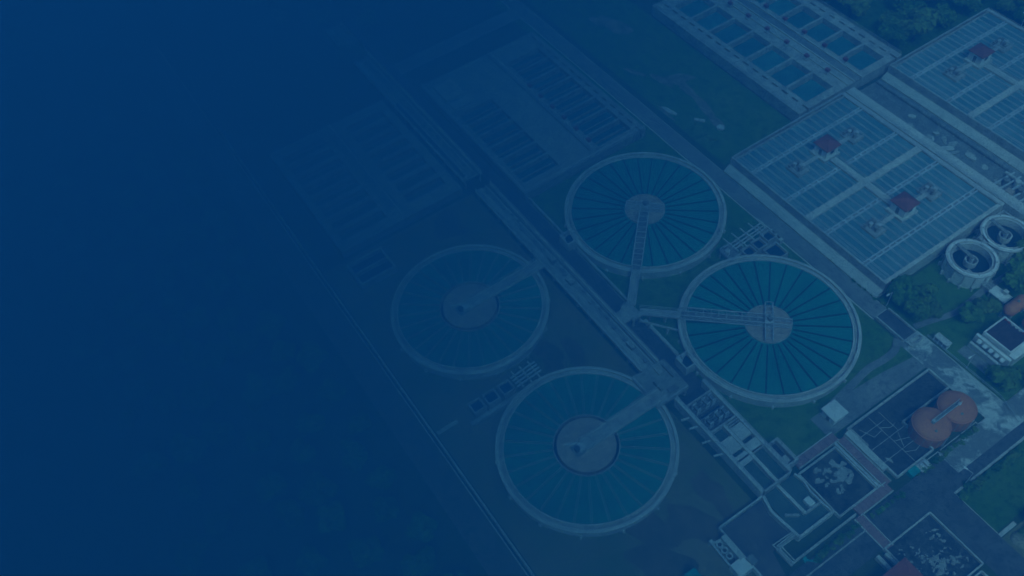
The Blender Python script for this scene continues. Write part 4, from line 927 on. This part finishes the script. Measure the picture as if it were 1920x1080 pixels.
# ------------------------------------------------------------------ trees and shrubs
def crown_mesh(name, rx, rz, n, seed, lobes=7, leaf_size=0.62):
    rn = random.Random(seed); L = [(0,0,0,1.0)]
    for k in range(lobes):
        a = rn.uniform(0,6.28); q = rn.uniform(.35,.72); L.append((q*math.cos(a), q*math.sin(a), rn.uniform(-.35,.55), rn.uniform(.38,.62)))
    L[0] = (0,0,.1,.66); vs = []; fs = []
    for k in range(n):
        x, y, z, q = rn.choice(L)
        d = Vector((rn.gauss(0,1), rn.gauss(0,1), rn.gauss(.25,1))).normalized(); rr = q*(rn.random()**.28)
        c = Vector(((x+d.x*rr)*rx, (y+d.y*rr)*rx, (z+d.z*rr)*rz))
        nrm = (d + Vector((rn.gauss(0,.45), rn.gauss(0,.45), rn.gauss(.3,.45)))).normalized()
        u = nrm.orthogonal().normalized(); v = nrm.cross(u); an = rn.uniform(0,6.28); u, v = u*math.cos(an)+v*math.sin(an), v*math.cos(an)-u*math.sin(an)
        s = leaf_size*rn.uniform(.55,1.25); i = len(vs)
        vs += [tuple(c+u*s), tuple(c+v*s*.62), tuple(c-u*s), tuple(c-v*s*.62)]; fs.append((i,i+1,i+2,i+3))
    me = bpy.data.meshes.new(name); me.from_pydata(vs, [], fs); return me
CR = []
for i in range(6):
    me = crown_mesh('crown', 1.0*(4.2), 3.2, 2400, 100+i, 10, 0.56); me.materials.append(LEAF[i % 3]); CR.append(me)
SH = []
for i in range(3):
    me = crown_mesh('foliage', 1.0, .75, 260, 200+i, 5, .26); me.materials.append(LEAF[(i+1) % 3]); SH.append(me)
def trunk_mesh():
    b = MB().cyl(0,0,.30,0,3.2,8,.17)
    for a in (0.3,2.3,4.4): b.tube((0,0,2.6),(1.7*math.cos(a),1.7*math.sin(a),4.6),.09,6)
    return b.mesh('trunk', BARK)
TRK = trunk_mesh()
rt = random.Random(77)
def tree(x, y, s, label, group, kind=None):
    T = thing('leafy_tree', label, 'tree', (x,y,0), group)
    t = bpy.data.objects.new('trunk', TRK); COL.objects.link(t); t.parent = T; t.scale = (s,s,s)
    c = bpy.data.objects.new('crown', CR[rt.randrange(6) if kind is None else kind]); COL.objects.link(c); c.parent = T
    c.location = (0,0,5.0*s); c.scale = (s*rt.uniform(.92,1.08), s*rt.uniform(.92,1.08), s*rt.uniform(.9,1.15)); c.rotation_euler = (0,0,rt.uniform(0,6.28))
    return T
def shrub(x, y, s, label, group):
    T = thing('shrub', label, 'shrub', (x,y,0), group)
    c = bpy.data.objects.new('foliage', SH[rt.randrange(3)]); COL.objects.link(c); c.parent = T; c.location = (0,0,.6*s); c.scale = (s,s,s*rt.uniform(.8,1.1)); c.rotation_euler = (0,0,rt.uniform(0,6.28))
    t = bpy.data.objects.new('stem', STM); COL.objects.link(t); t.parent = T; t.scale = (s,s,s)
STM = MB().cyl(0,0,.06,0,.6,6,.03).mesh('stem', BARK)
gN = 'trees on the grass around the thickeners'
tree(56.6,30.0,.86,'spreading green tree at the corner of the near filter block, left one of the clump',gN,0)
tree(60.6,29.8,.84,'bushy green tree by the filter block corner, nearest the dark road bridge',gN,1)
tree(58.9,33.0,.74,'low green tree in the clump by the filter block corner, farthest from the road',gN,4)
tree(62.9,32.4,.55,'smaller tree of the clump by the filter block corner, nearest the footpath',gN,2)
tree(69.3,37.4,.60,'small round tree across the footpath, between it and the tiled building',gN,4)
tree(69.6,41.8,.62,'small pale green tree next to the white railed platform',gN,5)
tree(67.9,39.4,.48,'lowest of the small trees across the footpath from the clump',gN,3)
tree(68.9,53.2,.95,'large round green tree at the right photo edge behind the white railed platform',gN,1)
tree(65.0,61.0,.75,'green tree at the right photo edge beside the rear thickener',gN,2)
tree(83.4,29.6,.78,'round bright green tree in front of the tiled building, beside the pale yard',gN,4)
tree(88.6,35.0,.6,'small green tree at the right photo edge below the tiled building',gN,0)
tree(108.4,9.5,.55,'small green tree beyond the corner of the bright lawn at the right photo edge',gN,1)
tree(105.0,22.0,.8,'leafy tree on the far side of the bright lawn at the right photo edge',gN,3)
gW = 'trees of the wood in the top right corner'
lw = 'dense green tree in the wood behind the far filter block and the blue open pools'
rt2 = random.Random(5); PT = []
for k in range(2000):
    x = rt2.uniform(-75,60); y = rt2.uniform(97,150)
    if x > -3 and y < 135: continue
    if (-30 < x < -12 and 104 < y < 113): continue
    if all((x-a)**2+(y-b)**2 > 42 for a,b in PT): PT.append((x,y))
    if len(PT) >= 75: break
for x, y in PT: tree(x, y, rt2.uniform(.8,1.25), lw, gW)
for k in range(9): tree(3+6.2*k, 133.5+rt2.uniform(-1,2), rt2.uniform(.75,1.05), lw, gW)
gL = 'trees beyond the outer road at the left'
PL = []
for k in range(4000):
    x = rt2.uniform(-120,100); y = rt2.uniform(-132,-88)
    if all((x-a)**2+(y-c)**2 > 44 for a,c in PL): PL.append((x,y))
    if len(PL) >= 120: break
for x, y in PL:
    tree(x, y, rt2.uniform(.65,.9), 'barely visible tree in the dim wood beyond the outer road at the left', gL, rt2.choice((0,3)))
gU = 'scattered trees in the faint field at the upper left'
for k in range(26):
    x = rt2.uniform(-190,-98); y = rt2.uniform(-60,60)
    tree(x, y, rt2.uniform(.6,1.0), 'faint scattered tree in the field beyond the pool blocks at the upper left', gU)
gS = 'shrubs in the planters and along the lawn edge'
for k in range(12): shrub(88.0+rt2.uniform(-.3,.3), -.1+1.55*k+rt2.uniform(-.2,.2), rt2.uniform(.7,.95), 'small shrub in the kerbed planter beside the orange domes', 'shrubs beside the orange domes')
for k in range(7): shrub(89.1+rt2.uniform(-.2,.2), -14.2+1.35*k, rt2.uniform(.6,.8), 'small shrub in the kerbed bed on the asphalt court beside the pink walkway', 'shrubs on the asphalt court')
for k in range(12): shrub(88.9+rt2.uniform(-.4,.4), -29.5+1.05*k, rt2.uniform(.6,.95), 'small shrub in the strip between two pale walls at the bottom of the photo', 'shrubs between the pale walls')
for k in range(10): shrub(96.2+rt2.uniform(-.5,.5), 3.4+1.9*k+rt2.uniform(-.5,.5), rt2.uniform(.7,1.3), 'shrub along the road edge of the bright lawn at the right', 'shrubs along the bright lawn')
for k in range(6): shrub(106.6+rt2.uniform(-.6,1.4), 6.0+1.3*k, rt2.uniform(.7,1.1), 'shrub beyond the far corner of the bright lawn at the right photo edge', 'shrubs behind the bright lawn')
for k in range(7): shrub(46.0+1.6*k+rt2.uniform(-.3,.3), 26.35+rt2.uniform(-.1,.3), rt2.uniform(.5,.8), 'low shrub at the foot of the near filter block wall by the road', 'shrubs at the foot of the filter block')
for k in range(9): shrub(-14+rt2.uniform(-5,6), 31+rt2.uniform(-1.5,2.5), rt2.uniform(.35,.7), 'tiny shrub on the grass field near the corner of the near filter block', 'tiny shrubs on the grass field')
